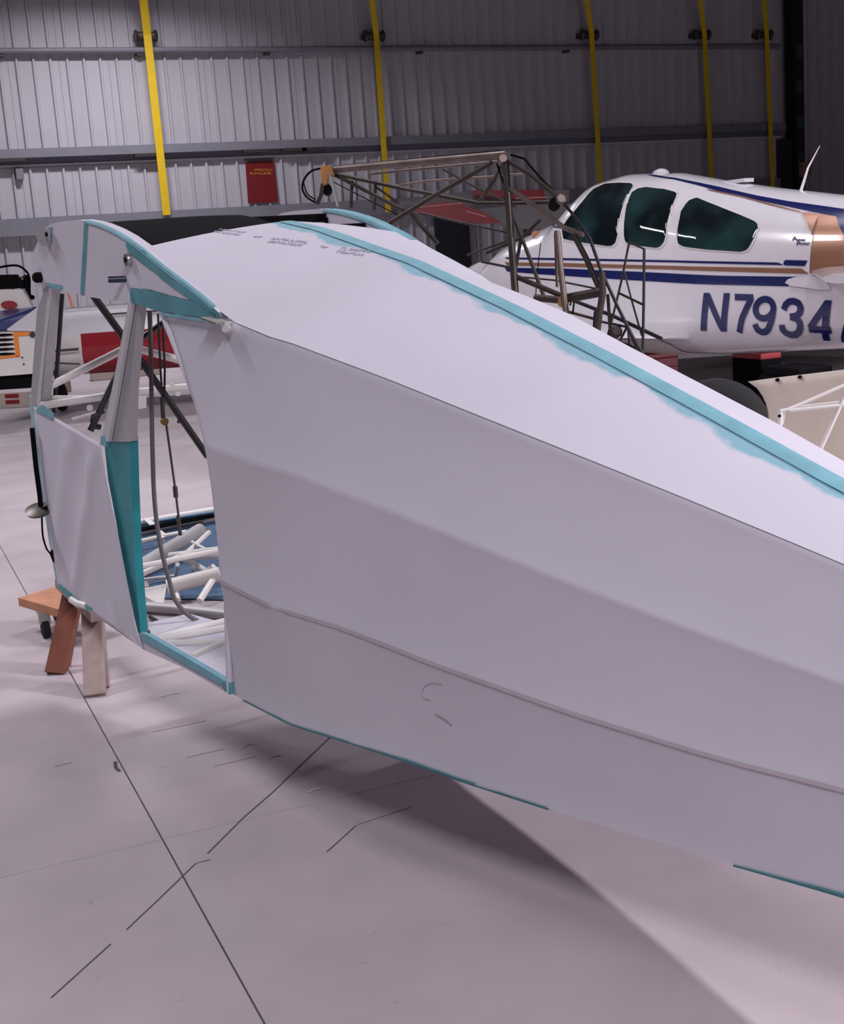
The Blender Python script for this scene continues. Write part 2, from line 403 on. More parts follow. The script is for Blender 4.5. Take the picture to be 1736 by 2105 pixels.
def zb(s): return interp(s, [-1.7, -.84, -.134, .464, .936, 1.37, 1.679, 1.931, 3.0], [-1.255, -1.240, -1.185, -1.128, -1.091, -1.047, -1.013, -.98, -.84])
def zr(s): return interp(s, [-.62, -.523, -.302, .215, .661, 1.034, 1.423, 1.73, 3.0], [.234, .23, .214, .142, .05, -.038, -.137, -.218, -.50])
fus = thing('airplane_fuselage', 'white fabric covered airplane fuselage with teal glued seams, propped on a sawhorse', 'airplane fuselage', (1.55, 2.6, 0))

def fab_deck():
    """fabric with the teal glue smear along the ridge; UV = (station, lateral metres)"""
    m = fabric.copy(); m.name = 'fabric_deck'; nt = m.node_tree; b = nt.nodes['Principled BSDF']; src = b.inputs['Base Color'].links[0].from_socket
    uv = nt.nodes.new('ShaderNodeUVMap'); sp = nt.nodes.new('ShaderNodeSeparateXYZ'); nt.links.new(uv.outputs[0], sp.inputs[0])
    n = nt.nodes.new('ShaderNodeTexNoise'); n.inputs['Scale'].default_value = 5.5; n.inputs['Detail'].default_value = 5; nt.links.new(uv.outputs[0], n.inputs['Vector'])
    ed = nt.nodes.new('ShaderNodeMapRange'); ed.inputs[1].default_value = .3; ed.inputs[2].default_value = .7; ed.inputs[3].default_value = .028; ed.inputs[4].default_value = .085
    nt.links.new(n.outputs['Fac'], ed.inputs[0])
    df = nt.nodes.new('ShaderNodeMath'); df.operation = 'SUBTRACT'; nt.links.new(ed.outputs[0], df.inputs[0]); nt.links.new(sp.outputs['Y'], df.inputs[1])
    st = nt.nodes.new('ShaderNodeMapRange'); st.inputs[1].default_value = -.004; st.inputs[2].default_value = .012; nt.links.new(df.outputs[0], st.inputs[0])
    gt = nt.nodes.new('ShaderNodeMath'); gt.operation = 'GREATER_THAN'; gt.inputs[1].default_value = -.02; nt.links.new(sp.outputs['Y'], gt.inputs[0])
    ml = nt.nodes.new('ShaderNodeMath'); ml.operation = 'MULTIPLY'; nt.links.new(st.outputs[0], ml.inputs[0]); nt.links.new(gt.outputs[0], ml.inputs[1])
    mx = nt.nodes.new('ShaderNodeMix'); mx.data_type = 'RGBA'; nt.links.new(ml.outputs[0], mx.inputs[0]); nt.links.new(src, mx.inputs[6])
    mx.inputs[7].default_value = (*lin((136, 180, 196)), 1); nt.links.new(mx.outputs[2], b.inputs['Base Color']); return m
deckm = fab_deck()

# ---- wing root rib outline from the photo, on the plane y = .5
RT = [onp(*p, .5) for p in [(104, 460), (125, 455.5), (161, 452), (180, 455), (201, 460.5), (228, 472), (253, 486), (288, 511), (331, 547), (374, 579), (418, 613), (449, 642)]]
RB = [onp(*p, .5) for p in [(446, 657), (400, 652), (325, 640), (268, 622), (199, 613), (138, 602), (95, 587)]]
RL = [onp(*p, .5) for p in [(80, 590), (70, 565), (66, 545), (70, 515), (80, 490), (90, 472)]]
RS, RZ = [p[0] for p in RT], [p[1] for p in RT]
def ribtop(s): return interp(s, RS, RZ)
def edge(s):
    if s < -.10: return ribtop(s)-.004
    if s < .04: k = (s+.10)/.14; return (ribtop(-.10)-.004)*(1-k)+zl(.04)*k
    return zl(s)
# ---- turtledeck
def deckz(s, y):
    h = max(hw(s), .001); k = min(abs(y)/h, 1); e, r = edge(s), zr(s)
    k2 = math.sqrt(k*k+.0009)-.03*(1-k)  # tiny roundness on the ridge
    return r+(e-r)*min(k2, 1)+.012*math.sin(math.pi*k)*max(0, 1-abs(s)/3)
NS, NY = 90, 24
V, Fc, UV = [], [], []
for i in range(NS+1):
    for j in range(NY+1):
        k = -1+2*j/NY; s0 = -.585+.055*(1-abs(k)); s = s0+(3.0-s0)*(i/NS)**1.15; y = hw(s)*k
        V.append(L(s, y, deckz(s, y))); UV.append((s, y))
for i in range(NS):
    for j in range(NY): a = i*(NY+1)+j; Fc.append((a, a+1, a+NY+2, a+NY+1))
deck = fixn(mesh('turtledeck', V, Fc, deckm, fus, True, UV))
# seam tape over the ridge
V, Fc = [], []
ss = [-.525+3.5*i/70 for i in range(71)]
for s in ss:
    rg = .003*noise.noise(Vector((s*9, 1, 0)))
    for y in (-.026+rg, -.013, 0, .014, .03+.002*noise.noise(Vector((s*9, 5, 0)))): V.append(L(s, min(max(y, -hw(s)), hw(s)), deckz(s, y)+.002))
for i in range(70):
    for j in range(4): a = i*5+j; Fc.append((a, a+1, a+6, a+5))
fixn(mesh('seam_tape', V, Fc, teal, fus, True))
ribbon('stitch_line', [L(s, .031, deckz(s, .031)+.0022) for s in [0.3+.1*i for i in range(26)]], .0022, mat('stitch', (90, 140, 160), .8), fus, 0, FUP)

# ---- side skins: upper longeron, two stringers, lower longeron, each edge softly rounded
def sfront(z): return interp(z, [-1.3, -1.185, -.80, -.378, -.02, .1], [-.134, -.134, -.108, -.138, -.449, -.55])
def side_profile(s):
    h = hw(s); b = .045*min(1, h/.25); P = []
    keys = [(h, zl(s)), (h+b, z1(s)), (h+b*.8, z2(s)), (h, zb(s))]
    def lerp(a, c, t): return (a[0]+(c[0]-a[0])*t, a[1]+(c[1]-a[1])*t)
    sag = .007*min(1, h/.25)
    for i in range(3):
        a, c = keys[i], keys[i+1]
        for t in ((0, .03, .07, .15, .3, .5, .7, .85, .93, .97) if i < 2 else (0, .03, .07, .15, .3, .5, .7, .85, .93, .97, 1)):
            y, z = lerp(a, c, t); y -= sag*(1-abs(2*t-1)**3); P.append((y, z))
    for i in (0,): P[i] = (P[i][0]-.004, P[i][1]+.001)
    return P
def side(sgn, name):
    V, Fc = [], []; n = len(side_profile(0)); S = 80
    for i in range(S+1):
        for j in range(n):
            zf = side_profile(-.2)[j][1]; s0 = sfront(zf) if sgn > 0 else -.12; s = s0+(3.0-s0)*(i/S)**1.1
            y, z = side_profile(s)[j]
            if i == 0 and sgn > 0: y -= .014
            V.append(L(s, sgn*y, z))
    for i in range(S):
        for j in range(n-1): a = i*n+j; Fc.append((a, a+1, a+n+1, a+n))
    o = fixn(mesh(name, V, Fc, fabric, fus, True)); return o
side(1, 'side_skin'); side(-1, 'side_skin')
V, Fc = [], []
for i in range(61):
    s = -.134+3.134*i/60
    for k in (1, .5, 0, -.5, -1): V.append(L(s, hw(s)*k, zb(s)))
for i in range(60):
    for j in range(4): a = i*5+j; Fc.append((a, a+1, a+6, a+5))
mesh('belly_skin', V, Fc, fabric, fus, True)
mesh('cabin_belly_skin', [L(-.134, .48, zb(-.134)-.002), L(-.134, .0, zb(-.134)-.002), L(-1.05, .22, zb(-1.05)), L(-1.05, .48, zb(-1.05))], [(0, 1, 2, 3)], fabric, fus)
# teal edge along the lower longeron, thin and broken as in the photo
for (sa, sb, w) in ((-.05, .50, .004), (.50, .97, .007), (.97, 1.2, .004), (1.69, 2.6, .013)):
    V, Fc = [], []; n = 14
    for i in range(n+1):
        s = sa+(sb-sa)*i/n; r = w*min(1, .12+i/n*2)*(1+.35*noise.noise(Vector((s*14, 3, 1))))
        V += [L(s, hw(s)+.003, zb(s)+r), L(s, hw(s)+.003, zb(s)-.003), L(s, hw(s)-.02, zb(s)-.003)]
    for i in range(n): a = i*3; Fc += [(a, a+1, a+4, a+3), (a+1, a+2, a+5, a+4)]
    mesh('edge_tape', V, Fc, teal_dk, fus, True)
tube('lower_longeron', [L(s, max(.004, hw(s)-.035), zb(s)+.016) for s in (-.13, .3, .7, 1, 1.3, 1.6, 1.9, 2.2, 2.6, 2.95)], .011, whitep, fus)
tube('tail_post', [L(2.98, 0, -.86), L(2.98, 0, -.48)], .014, whitep, fus)
# rear door edge: white tube wrapped in fabric
tube('door_post_tube', [L(sfront(z)-.004, .492, z) for z in (-1.18, -.8, -.38, -.2, -.02)], .011, fabric, fus)
# tail wheel carries the rear (outside the picture)
lathe('tail_wheel', L(2.86, .02, zb(2.86))-EZ*(L(2.86, 0, zb(2.86)).z-.075)-LAT*.035, LAT, [(0, .045), (.008, .072), (.02, .075), (.035, .075), (.047, .072), (.055, .045)], rubber, fus)
tube('tail_spring', [L(2.5, 0, zb(2.5)), L(2.75, 0, zb(2.75)-.05), L(2.86, 0, zb(2.86)) - EZ*(L(2.86, 0, zb(2.86)).z-.12)], .012, steel, fus)

# ---- wing root fairing, near and far
outline = RT+RB+RL
def fairing(sgn, name):
    n = len(outline); V = []; th = .05
    for y in (.5, .5-th):
        V += [L(s, sgn*y, z) for s, z in outline]
    Fc = [tuple(range(n)), tuple(range(2*n-1, n-1, -1))]+[(i, i+n, (i+1) % n+n, (i+1) % n) for i in range(n)]
    o = fixn(mesh(name, V, Fc, fabric, fus)); return o
fairing(1, 'wing_root_rib'); fairing(-1, 'wing_root_rib')
def face_strip(name, poly_px, m, y=.5, lift=.0025, rag=0, seed=0):
    P = []
    rnd = random.Random(seed)
    for i in range(len(poly_px)):
        a, b = Vector(poly_px[i]), Vector(poly_px[(i+1) % len(poly_px)]); n = max(1, int((b-a).length/6)) if rag else 1
        for k in range(n):
            q = a+(b-a)*k/n
            if rag and k: q += Vector((noise.noise(Vector((q.x*.12, q.y*.12, seed)))*rag+rnd.uniform(-.4, .4)*rag*.6, noise.noise(Vector((q.x*.12, q.y*.12, seed+9)))*rag))
            P.append(onp(q.x, q.y, y+lift))
    me = bpy.data.meshes.new(name); bm = bmesh.new(); og = origin_of(fus)
    f = bm.faces.new([bm.verts.new(L(s, y+lift, z)-og) for s, z in P]); bmesh.ops.triangulate(bm, faces=[f])
    r = bmesh.ops.extrude_face_region(bm, geom=bm.faces[:])
    for v in r['geom']:
        if isinstance(v, bmesh.types.BMVert): v.co -= LAT*.002
    bmesh.ops.recalc_face_normals(bm, faces=bm.faces)
    bm.to_mesh(me); bm.free(); me.materials.append(m)
    o = bpy.data.objects.new(name, me); col.objects.link(o); o.parent = fus; return o
face_strip('teal_tape', [(173, 455), (180, 456.5), (172, 606), (165, 605)], teal_dk, rag=.6, seed=1)
face_strip('teal_tape', [(259, 492), (288, 512), (331, 548), (374, 580), (420, 616), (452, 646), (447, 655), (400, 622), (356, 592), (318, 560), (282, 532), (262, 516)], teal_dk, rag=3, seed=2)
face_strip('teal_tape', [(268, 592), (300, 594), (330, 602), (370, 614), (410, 622), (444, 648), (446, 656), (400, 651), (325, 639), (268, 621)], teal_dk, rag=3, seed=3)
face_strip('teal_tape', [(92, 580), (128, 588), (126, 597), (96, 588)], teal, rag=1, seed=4)
face_strip('teal_tape', [(99, 468), (106, 467), (105, 503), (98, 506)], teal, rag=.8, seed=5)
# fabric wrapped under the rear tip, smeared teal on the side skin below it
def skin_patch(name, poly_px, m, rag, seed, e=.006):
    P = []; rnd = random.Random(seed)
    for i in range(len(poly_px)):
        a, b = Vector(poly_px[i]), Vector(poly_px[(i+1) % len(poly_px)]); n = max(1, int((b-a).length/6))
        for k in range(n):
            q = a+(b-a)*k/n
            if k: q += Vector((rnd.uniform(-1, 1)*rag, noise.noise(Vector((q.x*.15, q.y*.15, seed)))*rag*1.6))
            s, z = onp(q.x, q.y, .5+e); P.append(L(s, .5+e, z))
    return slab(name, P, -LAT, .002, m, fus)
skin_patch('teal_smear', [(325, 641), (400, 652), (446, 658), (452, 668), (420, 662), (370, 655), (335, 650)], teal, 2.0, 4)
# bracket at the trailing edge, with torn white fabric hanging under it
s, z = onp(460, 659, .5); beam('trailing_bracket', L(s-.07, .515, z+.004), L(s+.03, .515, z-.002), .05, .006, silver, fus, side=LAT)
skin_patch('torn_flap', [(449, 662), (478, 660), (472, 668), (471, 672), (474, 674), (469, 682), (461, 684), (455, 678), (455, 673), (452, 667)], mat('pure_white', (250, 250, 250), .6), .3, 6, .012)
# wing fittings
def plate(px, lab, rr=.028):
    s, z = onp(*px, .5); c = L(s, .5, z)
    o = lathe('wing_fitting', c, LAT, [(0, rr), (.012, rr), (.016, rr*.9)], silver, fus, n=14)
    lathe('bolt_hole', c+LAT*.012, LAT, [(0, .008), (.006, .008)], black, o, n=10); return o
s, z = onp(93, 488, .5)
lug = slab('wing_fitting', [L(a, .508, b) for a, b in [onp(*p, .508) for p in [(82, 478), (90, 474), (104, 471), (104, 503), (97, 505), (88, 495)]]], LAT, .02, greym, fus)
s, z = onp(96, 482, .53); lathe('bolt_hole', L(s, .528, z), LAT, [(0, .008), (.006, .008)], black, lug, n=10)
plate((268, 534), '', .022)
s, z = onp(254, 573, .5); tube('spar_bolt', [L(s+.02, .49, z), L(s-.005, .55, z)], .011, mat('bolt_blue', (34, 38, 66), .4), fus)
s, z = onp(84, 570, .5); lathe('vent_cap', L(s, .50, z), LAT, [(0, .02), (.02, .02), (.03, .012)], black, fus, n=14)
# ---- roof between the ribs
V, Fc = [], []
rs = [-1.30, -1.18, -1.05, -.9, -.75, -.66, -.61]
for s in rs:
    for k in range(9): y = -.10+.555*k/8; V.append(L(s, y, ribtop(s)-.012+.008*(1-abs(y)/.455)))
for i in range(len(rs)-1):
    for j in range(8): a = i*9+j; Fc.append((a, a+1, a+10, a+9))
ro = mesh('roof_panel', V[:], Fc, black, fus, True); md = ro.modifiers.new('solid', 'SOLIDIFY'); md.thickness = .006
for s, dz in ((-1.05, .0), (-.77, .0)):
    z = ribtop(s)-.03; beam('carry_through', L(s, .45, z), L(s, -.46, z), .03, .035, black, fus, side=FUP)
    beam('drop_bracket', L(s+.02, -.455, z), L(s+.03, -.455, z-.14), .02, .02, black, fus, side=AFT)
face_strip('teal_tape', [(0, 0), (1, 0), (1, 1)], teal, rag=0) if False else None
V, Fc = [], []   # teal tape capping the far rib
fs = [-1.05+.05*i for i in range(12)]
for s in fs: V += [L(s, -.447, ribtop(s)-.010), L(s, -.447, ribtop(s)+.002), L(s, -.502, ribtop(s)+.002), L(s, -.502, ribtop(s)-.010)]
for i in range(len(fs)-1):
    for j in range(3): a = i*4+j; Fc.append((a, a+1, a+5, a+4))
mesh('teal_tape', V, Fc, teal, fus, True)
V, Fc = [], []   # thin teal cap on the near rib
fs = [-1.02+.05*i for i in range(20)]
for s in fs: V += [L(s, .5035, ribtop(s)-.007), L(s, .502, ribtop(s)+.002), L(s, .488, ribtop(s)+.003)]
for i in range(len(fs)-1):
    for j in range(2): a = i*3+j; Fc.append((a, a+1, a+4, a+3))
mesh('teal_tape', V, Fc, teal, fus, True)

# ---- cabin posts
def quadpost(name, px, y, m, th=.03):
    return slab(name, [L(*(lambda q: (q[0], y, q[1]))(onp(*p, y))) for p in px], -LAT, th, m, fus)
quadpost('windshield_post', [(94, 586), (106, 592), (86, 836), (62, 832), (76, 640)], .49, greym, .035)
quadpost('post_flange', [(99, 590), (103, 591), (80, 838), (75, 838)], .497, mat('post_light', (198, 198, 200), .5), .006)
quadpost('door_pillar', [(270, 625), (284, 628), (277, 700), (268, 800), (266, 908), (222, 908), (240, 800)], .49, greym, .03)
quadpost('pillar_flange', [(264, 624), (271, 625), (242, 800), (223, 908), (208, 906), (234, 780)], .505, mat('post_light', (198, 198, 200), .5), .012)
pt = mat('teal_paint', (40, 138, 146), .5, var=.12, vscale=10)
quadpost('teal_jamb', [(214, 905), (267, 898), (270, 1000), (276, 1140), (284, 1245), (290, 1310), (282, 1296), (262, 1200), (240, 1080), (222, 985)], .485, pt, .03)
# cabin side panel with loose, wrinkled fabric
SP = [onp(*p, .5) for p in [(70, 836), (95, 850), (110, 857), (150, 881), (205, 912), (218, 985), (240, 1090), (262, 1205), (280, 1292), (292, 1332), (255, 1306), (215, 1278), (165, 1241), (122, 1207), (110, 1140), (95, 1030), (82, 930)]]
smin, smax = min(p[0] for p in SP), max(p[0] for p in SP)
V, Fc = [], []; NS2, NZ2 = 60, 44; rows = []
def wrinkle(s, z):
    f = 0
    for (a, b, w, amp) in ((-1.35, -.95, .045, .012), (-1.2, -1.0, .05, -.010), (-1.5, -.75, .06, .009), (-1.05, -.8, .05, -.008)):
        d = (s-a)*.88-(z-b)*.48*(1 if a < -1.25 else -.6); f += amp*math.exp(-(d/w)**2)
    return f+.006*noise.noise(Vector((s*5, z*3, 2)))
for i in range(NS2+1):
    s = smin+.002+(smax-smin-.004)*i/NS2; lo, hi = col_range(SP, s)
    for j in range(NZ2+1):
        z = lo+(hi-lo)*j/NZ2; k = min(j, NZ2-j, i, NS2-i)/6; k = min(1, k)
        V.append(L(s, .5+wrinkle(s, z)*k, z))
for i in range(NS2):
    for j in range(NZ2): a = i*(NZ2+1)+j; Fc.append((a, a+1, a+NZ2+2, a+NZ2+1))
pn = fixn(mesh('cabin_panel', V, Fc, fabric, fus, True)); md = pn.modifiers.new('solid', 'SOLIDIFY'); md.thickness = .004; md.offset = 0
face_strip('teal_tape', [(78, 838), (88, 832), (110, 850), (107, 862), (72, 845)], teal, rag=.8, seed=11, lift=.006)
face_strip('teal_tape', [(207, 896), (216, 896), (218, 918), (206, 914)], teal, rag=.8, seed=12, lift=.006)
face_strip('teal_tape', [(122, 1200), (165, 1236), (190, 1252), (186, 1256), (160, 1243), (120, 1210)], teal_dk, rag=1, seed=13, lift=.006)
# door sill
quadpost('door_sill', [(286, 1302), (300, 1306), (380, 1352), (471, 1406), (473, 1428), (380, 1374), (292, 1334)], .492, fabric, .03)
quadpost('sill_tape', [(289, 1300), (302, 1305), (380, 1350), (470, 1404), (471, 1418), (380, 1366), (292, 1316)], .497, teal, .02)
quadpost('sill_tape', [(455, 1402), (472, 1404), (474, 1428), (462, 1420)], .500, teal_dk, .02)
# firewall edge, with the black control rod and disc at the front
quadpost('firewall_flange', [(60, 812), (70, 826), (78, 930), (94, 1040), (112, 1150), (124, 1206), (116, 1200), (100, 1110), (76, 940), (62, 850)], .47, mat('flange_blue', (150, 180, 192), .6), .02)
def P(px, py, y): s, z = onp(px, py, y); return L(s, y, z)
tube('control_rod', [P(66, 880, .52), P(74, 960, .52), P(82, 1020, .52), P(86, 1062, .52)], .010, black, fus)
dk = lathe('pull_disc', P(80, 1052, .53), (AFT*.3+LAT*.2+EZ*.9), [(0, .05), (.012, .055), (.02, .03)], steel, fus, n=18)
tube('disc_stem', [P(82, 1050, .53), P(97, 1043, .505)], .008, black, fus)
tube('pull_cable', smooth_pts([P(86, 1062, .53), P(88, 1100, .53), P(96, 1128, .53), P(108, 1142, .52)]), .004, black, fus, n=6)
slab('black_tab', [P(104, 1136, .508), P(109, 1130, .508), P(112, 1156, .508)], LAT, .006, black, fus)
tube('step_horn', [P(146, 1232, .53), P(158, 1240, .52), P(178, 1246, .50)], .014, whitep, fus)
# ---- frame tubes inside the cabin
def PS(px, py, s): y, z = ons(px, py, s); return L(s, y, z)
SX = -1.70
tube('cross_tube', [PS(84, 834, SX), PS(260, 808, SX), PS(475, 786, SX)], .016, whitep, fus)
tube('cross_tube', [PS(88, 818, SX-.03), PS(215, 817, SX-.03)], .010, whitep, fus)
ap = PS(266, 712, SX)
tube('panel_brace', [PS(90, 800, SX), ap], .016, whitep, fus); tube('panel_brace', [ap, PS(470, 768, SX)], .016, whitep, fus)
tube('panel_brace', [PS(300, 718, SX-.02), PS(470, 760, SX-.02)], .008, whitep, fus)
for px in (184, 365): 
    c = PS(px, 838 if px < 200 else 808, SX); lathe('tab_ring', c, AFT, [(0, .013), (.006, .013)], whitep, fus, n=12)
slab('gusset', [PS(272, 814, SX), PS(300, 812, SX), PS(300, 838, SX), PS(278, 842, SX)], AFT, .006, whitep, fus)
slab('gusset', [PS(345, 796, SX), PS(362, 796, SX), PS(352, 786, SX)], AFT, .01, whitep, fus)
SB = -1.45
tube('brace_tube', [PS(192, 608, SB), PS(300, 756, SB), PS(427, 938, SB)], .014, blackt, fus)
tube('brace_tube', [PS(338, 662, SB-.06), PS(268, 712, SB-.06), PS(186, 886, SB-.06)], .013, blackt, fus)
tube('brace_stub', [PS(213, 845, SB-.06), PS(192, 856, SB-.06), PS(190, 868, SB-.06)], .010, blackt, fus)
tube('brace_stub', [PS(196, 876, SB-.06), PS(206, 878, SB-.06)], .012, blackt, fus)
tube('brace_stub', [PS(366, 866, SB), PS(378, 868, SB)], .008, steel, fus)
tube('handle_rod', [PS(148, 862, SB-.1), PS(210, 846, SB-.1)], .007, whitep, fus)
tube('trim_rod', [P(128, 602, .40), P(120, 720, .40), P(111, 848, .42)], .009, blackt, fus)
tube('thin_cable', [P(101, 640, .42), P(93, 740, .42), P(88, 850, .44)], .0035, blackt, fus, n=6)
tube('orange_rod', [P(141, 604, .1), P(150, 632, .1)], .007, mat('salmon', (196, 130, 104), .5), fus)
SH = -.95
hose = [PS(308, 640, SH), PS(311, 760, SH), PS(313, 900, SH), PS(318, 1030, SH), PS(330, 1120, SH), PS(350, 1200, SH), PS(362, 1236, SH), PS(392, 1268, SH), PS(440, 1290, SH)]
tube('hose', smooth_pts(hose), .0085, mat('hose_grey', (104, 98, 98), .6), fus)
for dx, rr in ((0, .004), (9, .004)):
    tube('control_cable', [PS(325+dx, 645, SH), PS(330+dx, 760, SH), PS(335+dx*.3, 830, SH)], rr, steel, fus, n=6)
tube('turnbuckle', [PS(333, 818, SH), PS(336, 862, SH)], .008, steel, fus)
lathe('cable_clip', PS(337, 866, SH), AFT, [(0, .014), (.012, .014)], mat('brass', (160, 128, 70), .4, .6), fus, n=12)
tube('control_cable', [PS(341, 866, SH), PS(350, 930, SH), PS(361, 1010, SH), PS(368, 1068, SH), PS(371, 1100, SH)], .0045, steel, fus, n=6)
tube('turnbuckle', [PS(360, 1000, SH), PS(362, 1022, SH)], .009, steel, fus)
tube('turnbuckle', [PS(366, 1060, SH), PS(371, 1100, SH)], .007, steel, fus)
# floor frame of the cabin seen over the sill
def PZ(px, py, z): s, y = onz(px, py, z); return L(s, y, z)
ZF = -1.215
for a, b, r in (((325, 1315), (470, 1290), .013), ((345, 1322), (470, 1320), .012), ((395, 1352), (472, 1316), .016), ((430, 1368), (475, 1350), .010), ((300, 1312), (330, 1310), .012)):
    tube('floor_tube', [PZ(*a, ZF), PZ(*b, ZF)], r, whitep, fus)
tube('far_sill_tube', [L(-1.72, -.47, -1.23), L(-.13, -.47, -1.18)], .012, whitep, fus)
tube('lower_longeron', [L(-1.72, .47, -1.235), L(-.84, .475, -1.225), L(-.13, .48, -1.17)], .011, whitep, fus)
tube('cross_tube', [L(-.84, .47, -1.225), L(-.84, -.47, -1.22)], .011, whitep, fus)
tube('cross_tube', [L(-1.70, .46, -1.235), L(-1.70, -.46, -1.235)], .012, whitep, fus)
for px in (300, 306): tube('sill_pin', [P(px, 1306, .48), P(px+1, 1296, .48)], .004, steel, fus, n=6)
# printed maker's stamps on the fabric (too faint to read) and a pencilled circle
def deck_px(px, py):
    d = ray(px, py); lo = None
    for k in range(400):
        t = 2.2+k*.008; X = CAM+d*t-FO; s_, y_, z_ = X.dot(AFT), X.dot(LAT), X.dot(FUP)
        if s_ > -.58 and abs(y_) < hw(s_) and z_ < deckz(s_, y_): return L(s_, y_, deckz(s_, y_)+.0015)
    return L(0, 0, 0)
def on_deck(s, y): return L(s, y, deckz(s, y)+.0016)
def deck_sy(px, py): X = deck_px(px, py)-FO; return X.dot(AFT), X.dot(LAT)
for k, ((xa, ya), (xb, yb)) in enumerate((((446, 474), (500, 482)), ((524, 487), (536, 489)), ((556, 495), (632, 504)), ((660, 508), (672, 510)), ((697, 514), (756, 522)))):
    (s0, y0), (s1, y1) = deck_sy(xa, ya), deck_sy(xb, yb); A = Vector((s0, y0, 0)); B = Vector((s1, y1, 0)); dx = (B-A).normalized(); dy = Vector((-dx.y, dx.x, 0)); ln = (B-A).length
    o = strokes(fus, lambda x, y: on_deck((A+dx*x+dy*y).x, (A+dx*x+dy*y).y), [(0, ln, -.012, .016), (ln*.05, ln*.95, .014, .016)] if ln > .1 else [(0, ln, 0, .012)], ink, .004, 20+k); o.name = 'fabric_stamp'
def on_side(px, py):
    y = .45
    for _ in range(60):
        s, z = onp(px, py, y); P_ = side_profile(s); zs = [p[1] for p in P_][::-1]; ys = [p[0] for p in P_][::-1]
        y = .6*y+.4*(interp(z, zs, ys)+.002)
    return L(s, y, z)
ribbon('stringer_line', [L(s, hw(s)+.036*min(1, hw(s)/.25)+.0012, z2(s)) for s in [-.08+.1*i for i in range(30)]], .007, mat('stringer_pink', (190, 176, 186), .8), fus, .001, LAT)
ribbon('pencil_mark', [on_side(*p) for p in [(886, 1440), (869, 1436), (868, 1420), (876, 1408), (893, 1404), (910, 1408)]], .0016, pencil, fus, 0, LAT)
ribbon('pencil_mark', [on_side(*p) for p in [(895, 1468), (915, 1480), (930, 1492)]], .003, pencil, fus, 0, LAT)

# ================================================================ sawhorse and dolly under the nose
sh = thing('sawhorse', 'low wooden sawhorse with brown and grey legs under the fuselage nose', 'sawhorse', (.75, 5.1, 0))
bt = L(-1.25, .40, -1.262); be = L(-1.25, -.5, -1.262); HB = bt.z-.045
fA, fB = flr(114, 1386), flr(196, 1432)
tA, tB = flr(150, 1224, HB-.0), flr(190, 1262, HB-.02)
beam('leg', fA+EZ*.002, tA+(tA-fA)*.05, .085, .038, woodb, sh, side=RGT, bev=.003)
beam('leg', fB+EZ*.002, tB+(tB-fB)*.05, .085, .038, woodg, sh, side=RGT, bev=.003)
dv_ = (tB-tA).normalized(); beam('top_beam', tA-dv_*.12+EZ*.03, tB+dv_*.14+EZ*.03, .085, .04, woodg, sh, side=RGT)
off = FWD*.16; off.z = 0
beam('leg', fA+off*.6+EZ*.002, tA+off*.2, .07, .036, woodb, sh, side=RGT); beam('leg', fB+off*.6+EZ*.002, tB+off*.2, .07, .036, woodg, sh, side=RGT)
dl = thing('dolly', 'small oak plank dolly on black casters beside the sawhorse', 'dolly', (.6, 6.2, 0))
c0, c1, c3 = flr(37, 1229, .165), flr(132, 1256, .165), flr(108, 1207, .165); c2 = c1+c3-c0
slab('deck', [c0, c1, c2, c3], -EZ, .04, wood, dl)
for k, (u, v) in enumerate(((.5, .05), (.92, .1), (.1, .92), (.92, .92))):
    p = c0+(c1-c0)*u+(c3-c0)*v; q = lathe('caster', (p.x-.02, p.y, .048), EX, [(0, .03), (.006, .047), (.034, .047), (.04, .03)], rubber, dl, n=16)
    box('fork', (p.x, p.y, .10), (.05, .05, .055), silver, q)

# ================================================================ pile of parts on the floor beyond the cabin
def FT(px, py, z): return flr(px, py, z)
# blue fabric
V, Fc = [], []; N1 = 16
ca, cb, cc, cdv = flr(262, 1110), flr(452, 1070), flr(480, 1236), flr(320, 1232)
for i in range(N1+1):
    for j in range(N1+1):
        u, v = i/N1, j/N1; p = (ca*(1-u)+cb*u)*(1-v)+(cdv*(1-u)+cc*u)*v
        e = min(i, j, N1-i, N1-j); p.z = .006+(.012*abs(noise.noise(p*3.1))+.006*abs(noise.noise(p*7)) if e else 0); V.append(p)
for i in range(N1):
    for j in range(N1): a = i*(N1+1)+j; Fc.append((a, a+1, a+N1+2, a+N1+1))
o = mesh('drop_cloth', V, Fc, tarp, None, True, loc=(ca+cc)/2); tag(o, 'crumpled blue cloth on the floor under the white tube parts', 'cloth')
pg = 'loose airplane parts piled on the floor'
def part_thing(name, lab, cat, base): return thing(name, lab, cat, (base.x, base.y, 0), pg)
t = part_thing('wing_panel_frame', 'long pale blue panel with white rail at the back of the floor pile', 'panel', flr(360, 1068))
tube('rail', [FT(276, 1074, .10), FT(446, 1045, .10)], .014, whitep, t)
slab('blue_web', [FT(276, 1078, .09), FT(446, 1050, .09), FT(446, 1056, .02), FT(276, 1090, .02)], -EY, .012, mat('pale_blue', (118, 160, 186), .6), t)
tube('rail', [FT(276, 1092, .05), FT(440, 1060, .05)], .014, black, t)
tube('leg', [FT(276, 1074, .10), Vector((*FT(276, 1092, .0).xy, .002))], .012, whitep, t); tube('leg', [FT(440, 1046, .10), Vector((*FT(440, 1062, .0).xy, .002))], .012, whitep, t)
slab('tie_plate', [FT(294, 1067, .11), FT(305, 1066, .11), FT(320, 1078, .11), FT(308, 1080, .11)], EZ, .006, whitep, t)
t = part_thing('gusseted_tube', 'white tube with triangular gusset lying on the blue cloth', 'tube', flr(330, 1115))
